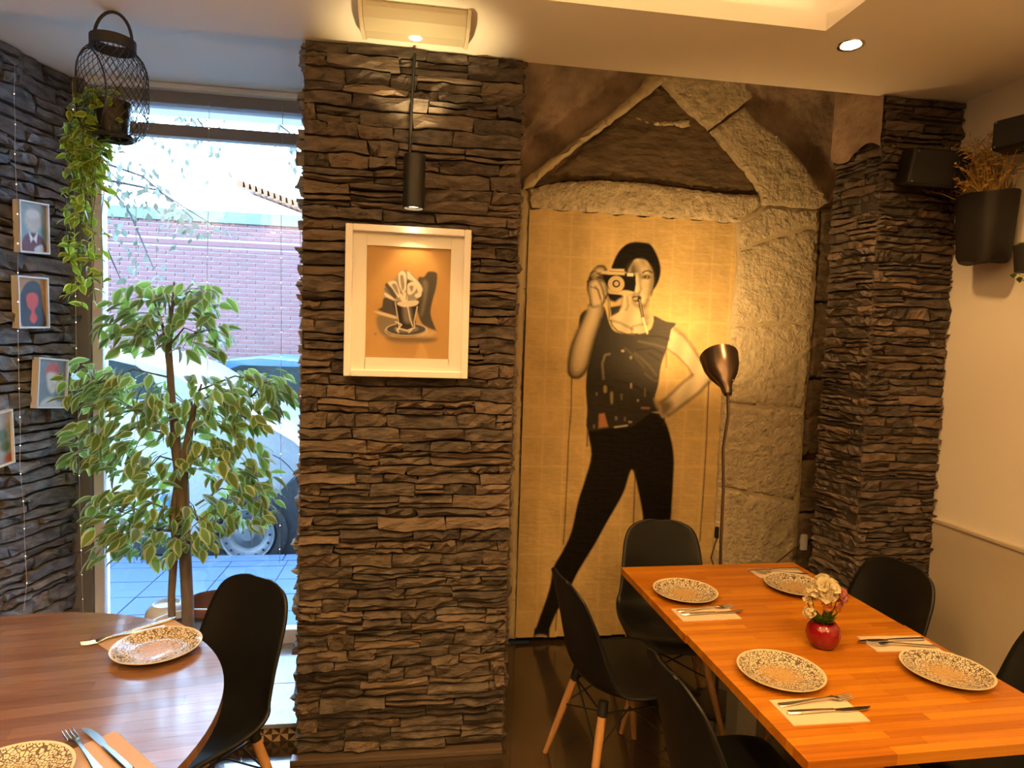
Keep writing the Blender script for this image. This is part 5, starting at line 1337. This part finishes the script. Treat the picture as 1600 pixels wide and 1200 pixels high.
b = MB(); gl = wloc(gp); b.lathe([(.0005, -.06), (.05, -.06), (.06, .04), (.055, .04), (.0005, .03)], 20, gl); b.build('pot_body', MT['bag'], gp, world=True, smooth=40)

# ------------------------------------------------------------------ outside: pavement, cars, brick wall, house, street tree
sw = empty('pavement', (-2, 4.3, 0), kind='structure')
b = MB(); b.box2((-7, WINY+.03, -.12), (3.5, 5.02, -.012)); b.build('pavement_bed', MT['jamb'], sw, world=True)
rng = random.Random(12); y = 3.49; r_ = 0
while y < 4.95:
    y1 = min(y+.272, 4.965); x = -4.2+(0)
    while x < .5:
        b = MB(); b.box2((x+.004, y+.004, -.012), (x+.401, y1-.004, rng.uniform(-.001, .0012))); b.build('paver', MT['paver'], sw, world=True); x += .405
    y = y1; r_ += 1
for k in range(6):
    b = MB(); b.box2((-5+k*1.0, 4.975, -.13), (-4.006+k*1.0, 5.10, .004)); b.build('kerb_stone', MT['paver'], sw, world=True, bevel=.008)
shell('street', lambda b: b.box2((-16, 5.09, -.24), (8, 18, -.13)), MT['asphalt'])

BY = 10.5
bw = empty('brick_wall', (-3, BY, -.1), 'long red brick garden wall with a stone coping across the street', 'wall', kind='structure')
b = MB(); b.box2((-9, BY+.010, -.2), (1.5, BY+.3, 3.44)); b.build('wall_core', MT['brickmortar'], bw, world=True)
b = MB(); b.box2((-9, BY-.05, 3.40), (1.5, BY+.34, 3.58)); b.build('coping', MT['coping'], bw, world=True, bevel=.01)
b = MB(); b.box2((-9, BY-.022, 3.05), (1.5, BY+.05, 3.12)); b.build('string_course', MT['brick'], bw, world=True)
bm_ = MB(); bm_.box((0, 0, 0), (.245, .03, .046)); bme = bm_.mesh('brick', [MT['brick']]); br = []
row = 0; z = -.1
while z < 3.36:
    if not 3.01 < z < 3.10:
        x = -7.0+(.131 if row % 2 else 0)
        while x < .4: br.append((x, z)); x += .262
    z += .0665; row += 1
def bvis(q):
    X, Y = to_px(np.array([q[0]]), np.array([BY]), np.array([q[1]])); return 0 if (165 < X[0] < 472 and 335 < Y[0] < 640) else 1
br.sort(key=lambda q: (bvis(q), -q[1])); rest = MB(); pw = wloc(bw)
for i, (x, z) in enumerate(br):
    if i < 300:
        o = bpy.data.objects.new('brick', bme); COL.objects.link(o); o.parent = bw; o.location = (x-pw.x, BY+.004-pw.y, z+.03-pw.z)
    else: rest.box((x-pw.x, BY+.004-pw.y, z+.03-pw.z), (.245, .03, .046))
tag(rest.build('brick_infill', MT['brick'], bw), kind='stuff')

hs = empty('house', (-2, 14.5, 0), 'pale house with an orange tiled roof edge rising beyond the brick wall', 'house')
b = MB(); ex0, ez0 = XZ(372, 286, 14.); ex1, ez1 = XZ(476, 324, 14.)
b.prism([(ex0+.2, -.1), (6, -.1), (6, ez1-.9), (ex1, ez1-.12), (ex0+.2, ez0-.16)], 14.2, 20, 0, lambda a, c, y: (a, y, c)); b.build('wall', MT['house'], hs, world=True)
n = 11
for k in range(n):
    t0, t1 = k/n, (k+1)/n; xa, za = ex0+(ex1-ex0)*t0, ez0+(ez1-ez0)*t0; xb, zb = ex0+(ex1-ex0)*t1, ez0+(ez1-ez0)*t1
    b = MB(); b.prism([(xa, za-.10), (xb+.05, zb-.06), (xb+.02, zb+.05), (xa, za+.06)], 13.9, 20, 0, lambda a, c, y: (a, y, c)); b.build('roof_tile', MT['rooftile'], hs, world=True)

# cars: outlines in world x,z at the near side plane
def car(name, Y0, width, outline, glass, wheels, paint, lab, arch_r, tumble=.22, sill=None):
    xs = [p[0] for p in outline]; c = empty(name, ((min(xs)+max(xs))/2, Y0+width/2, -.13), lab, 'car')
    tb = lambda z: max(0, z-.85)*tumble
    ring = lambda y, ins, side: [(x, (Y0+tb(z)+y) if side else (Y0+width-tb(z)-y), z) for x, z in ins]
    k = len(outline); cx, cz = sum(p[0] for p in outline)/k, sum(p[1] for p in outline)/k
    inner = [(cx+(x-cx)*.985, cz+(z-cz)*.96) for x, z in outline]
    b = MB(); vs = ring(0, inner, True)+ring(.06, outline, True)+ring(.06, outline, False)+ring(0, inner, False)
    fs = [tuple(range(k))]+[(r*k+i, r*k+(i+1) % k, (r+1)*k+(i+1) % k, (r+1)*k+i) for r in range(3) for i in range(k)]+[tuple(range(4*k-1, 3*k-1, -1))]
    b.add(vs, fs); b.build('body', paint, c, world=True, smooth=35)
    for g in glass:
        b = MB(); b.prism(g, -.012, .03, 0, lambda x, z, y: (x, Y0+tb(z)+y, z)); b.build('window', MT['carglass'], c, world=True)
    if sill:
        b = MB(); b.prism(sill, -.02, .05, 0, lambda x, z, y: (x, Y0+y, z)); b.build('sill_trim', MT['cardark'], c, world=True)
    for wx, wz, wr in wheels:
        b = MB(); b.lathe([(arch_r, -.006), (arch_r, .03), (.01, .03), (.0005, -.006), (arch_r, -.006)], 36, (wx, Y0, wz), axis=(0, 1, 0)); b.build('wheel_arch', MT['cardark'], c, world=True)
        w = MB(); w.lathe([(.21, -.02), (.235, -.045), (wr-.02, -.045), (wr, -.02), (wr, .16), (.2, .16)], 44, (wx, Y0-.03, wz), axis=(0, 1, 0)); wo = w.build('wheel', MT['tyre'], c, world=True, smooth=50)
        w = MB(); w.lathe([(.212, -.035), (.205, -.05), (.195, -.035), (.15, -.03), (.14, -.02), (.12, .0), (.06, -.02), (.05, -.035), (.0005, -.035)], 44, (wx, Y0-.03, wz), axis=(0, 1, 0)); w.build('rim', MT['alloy'], wo, world=True, smooth=50)
        w = MB()
        for j in range(16):
            a = 2*math.pi*j/16; w.lathe([(.011, -.04), (.0005, -.04)], 8, (wx+.172*math.cos(a), Y0-.03, wz+.172*math.sin(a)), axis=(0, 1, 0))
        w.build('rim_holes', MT['tyre'], wo, world=True)
    return c


CY = 5.32
Wp = lambda pts, y=CY: [XZ(px, py, y) for px, py in pts]
white_car = car('car', CY, 1.6, Wp([(20, 560), (60, 552), (110, 546), (164, 549), (215, 562), (258, 578), (300, 604), (330, 628), (360, 640), (410, 660), (460, 688), (500, 722), (520, 760), (522, 810), (515, 850), (430, 858), (350, 856), (165, 856), (40, 850), (0, 838), (-20, 760), (-10, 660)]),
                [Wp([(60, 600), (70, 566), (120, 560), (164, 564), (200, 572), (226, 588), (250, 622), (180, 628), (70, 632)])], [(*XZ(390, 832, CY), .30)], MT['carwhite'],
                'white car with a blue droplet decal parked beyond the window', .36, sill=Wp([(30, 838), (330, 840), (345, 866), (30, 862)]))
b = MB(); b.prism(Wp([(410, 770), (430, 776), (464, 744), (520, 760), (524, 815), (515, 860), (436, 866), (440, 810)]), -.022, .05, 0, lambda x, z, y: (x, CY+y, z)); b.build('front_bumper', MT['cardark'], white_car, world=True)
b = MB(); b.tube([(*q[:1], CY-.012, q[1]) for q in Wp([(426, 710), (440, 717), (452, 728), (463, 742), (432, 774)])], .005, 5); b.build('panel_seam', MT['cardark'], white_car, world=True)
b = MB(); b.prism([tuple(q) for q in catmull(Wp([(258, 771), (264, 782), (265, 792), (258, 800), (250, 798), (249, 786), (252, 776)]), 4)], -.016, .0, 0, lambda x, z, y: (x, CY+y, z)); b.build('droplet_decal', MT['decal'], white_car, world=True)
b = MB(); b.prism(Wp([(251, 806), (270, 806), (270, 815), (251, 815)]), -.016, .0, 0, lambda x, z, y: (x, CY+y, z)); b.build('decal_strip', MT['decal'], white_car, world=True)
cu = bpy.data.curves.new('door_lettering', 'FONT'); cu.body = 'DO'; cu.size = .085; cu.extrude = .002; cu.align_x = 'CENTER'; cu.materials.append(MT['letter'])
tx = bpy.data.objects.new('door_lettering', cu); COL.objects.link(tx); tx.parent = white_car; q = Vector(P(247, 739, 'y', CY-.014)); tx.location = q-wloc(white_car); tx.rotation_euler = (R(90), 0, 0)
_me = bpy.data.meshes.new_from_object(tx); tm_ = bpy.data.objects.new('door_letters', _me); COL.objects.link(tm_); tm_.parent = white_car; tm_.location = tx.location; tm_.rotation_euler = tx.rotation_euler
bpy.data.objects.remove(tx); bpy.data.curves.remove(cu)
BCY = 7.3
car('car', BCY, 1.7, Wp([(296, 640), (286, 600), (300, 575), (330, 563), (400, 557), (470, 563), (560, 572), (620, 600), (680, 616), (740, 640), (750, 700), (740, 760), (300, 752), (290, 700)], BCY),
    [Wp([(334, 618), (338, 596), (352, 578), (372, 571), (470, 574), (545, 582), (600, 612), (560, 618), (400, 620)], BCY)], [(*XZ(340, 740, BCY), .31), (*XZ(660, 745, BCY), .31)], MT['carblue'], 'blue car parked behind the white car, in front of the brick wall', .36)

st = empty('street_tree', (-5.6, 7.6, -.13), 'street tree with thin drooping leafy branches against the bright sky', 'tree')
b = MB(); b.tube([(-5.6, 7.6, -.15), (-5.55, 7.6, 1.5), (-5.5, 7.6, 3.2), (-5.3, 7.5, 5.2)], [.16, .14, .12, .07], 12); b.build('trunk', MT['bark'], st, world=True, smooth=60)
rng = random.Random(21); b = MB(); lf = MB()
SP = lambda px, py, dy=0: Vector(P(px, py, 'y', 7.2+dy))
for (x0, y0, x1, y1, n, spr) in ((60, 100, 210, 260, 70, 26), (120, 60, 270, 250, 60, 22), (80, 200, 200, 300, 60, 20), (150, 250, 300, 340, 50, 20), (160, 280, 330, 350, 50, 22), (170, 290, 240, 420, 50, 26), (200, 110, 335, 200, 60, 18), (120, 320, 190, 440, 40, 22), (430, 190, 474, 260, 36, 12), (250, 140, 350, 245, 26, 10)):
    a, c = SP(x0, y0, rng.uniform(-.4, .5)), SP(x1, y1, rng.uniform(-.4, .5)); m = a.lerp(c, .5)+Vector((0, 0, .12)); b.tube([a, m, c], [.016, .011, .004], 5)
    for k in range(n):
        t = rng.random()**.7; p = (a.lerp(m, t*2) if t < .5 else m.lerp(c, t*2-1))+Vector((rng.gauss(0, spr)*.0065, rng.gauss(0, .12), -abs(rng.gauss(0, spr))*.0072)); d = Vector((rng.gauss(0, .6), rng.gauss(0, .6), -1)).normalized(); s = d.orthogonal().normalized(); s = Matrix.Rotation(rng.uniform(0, 6.28), 3, d)@s; L = rng.uniform(.06, .12)
        lf.add([p, p+d*L*.45+s*L*.28, p+d*L, p+d*L*.45-s*L*.28], [(0, 1, 2, 3)])
b.tube([(-5.3, 7.5, 5.0), SP(60, 100), SP(120, 60)], .03, 6)
tag(b.build('branches', MT['streetbark'], st, world=True, smooth=60), kind='stuff'); tag(lf.build('foliage', MT['streetleaf'], st, world=True, fix=False), kind='stuff')
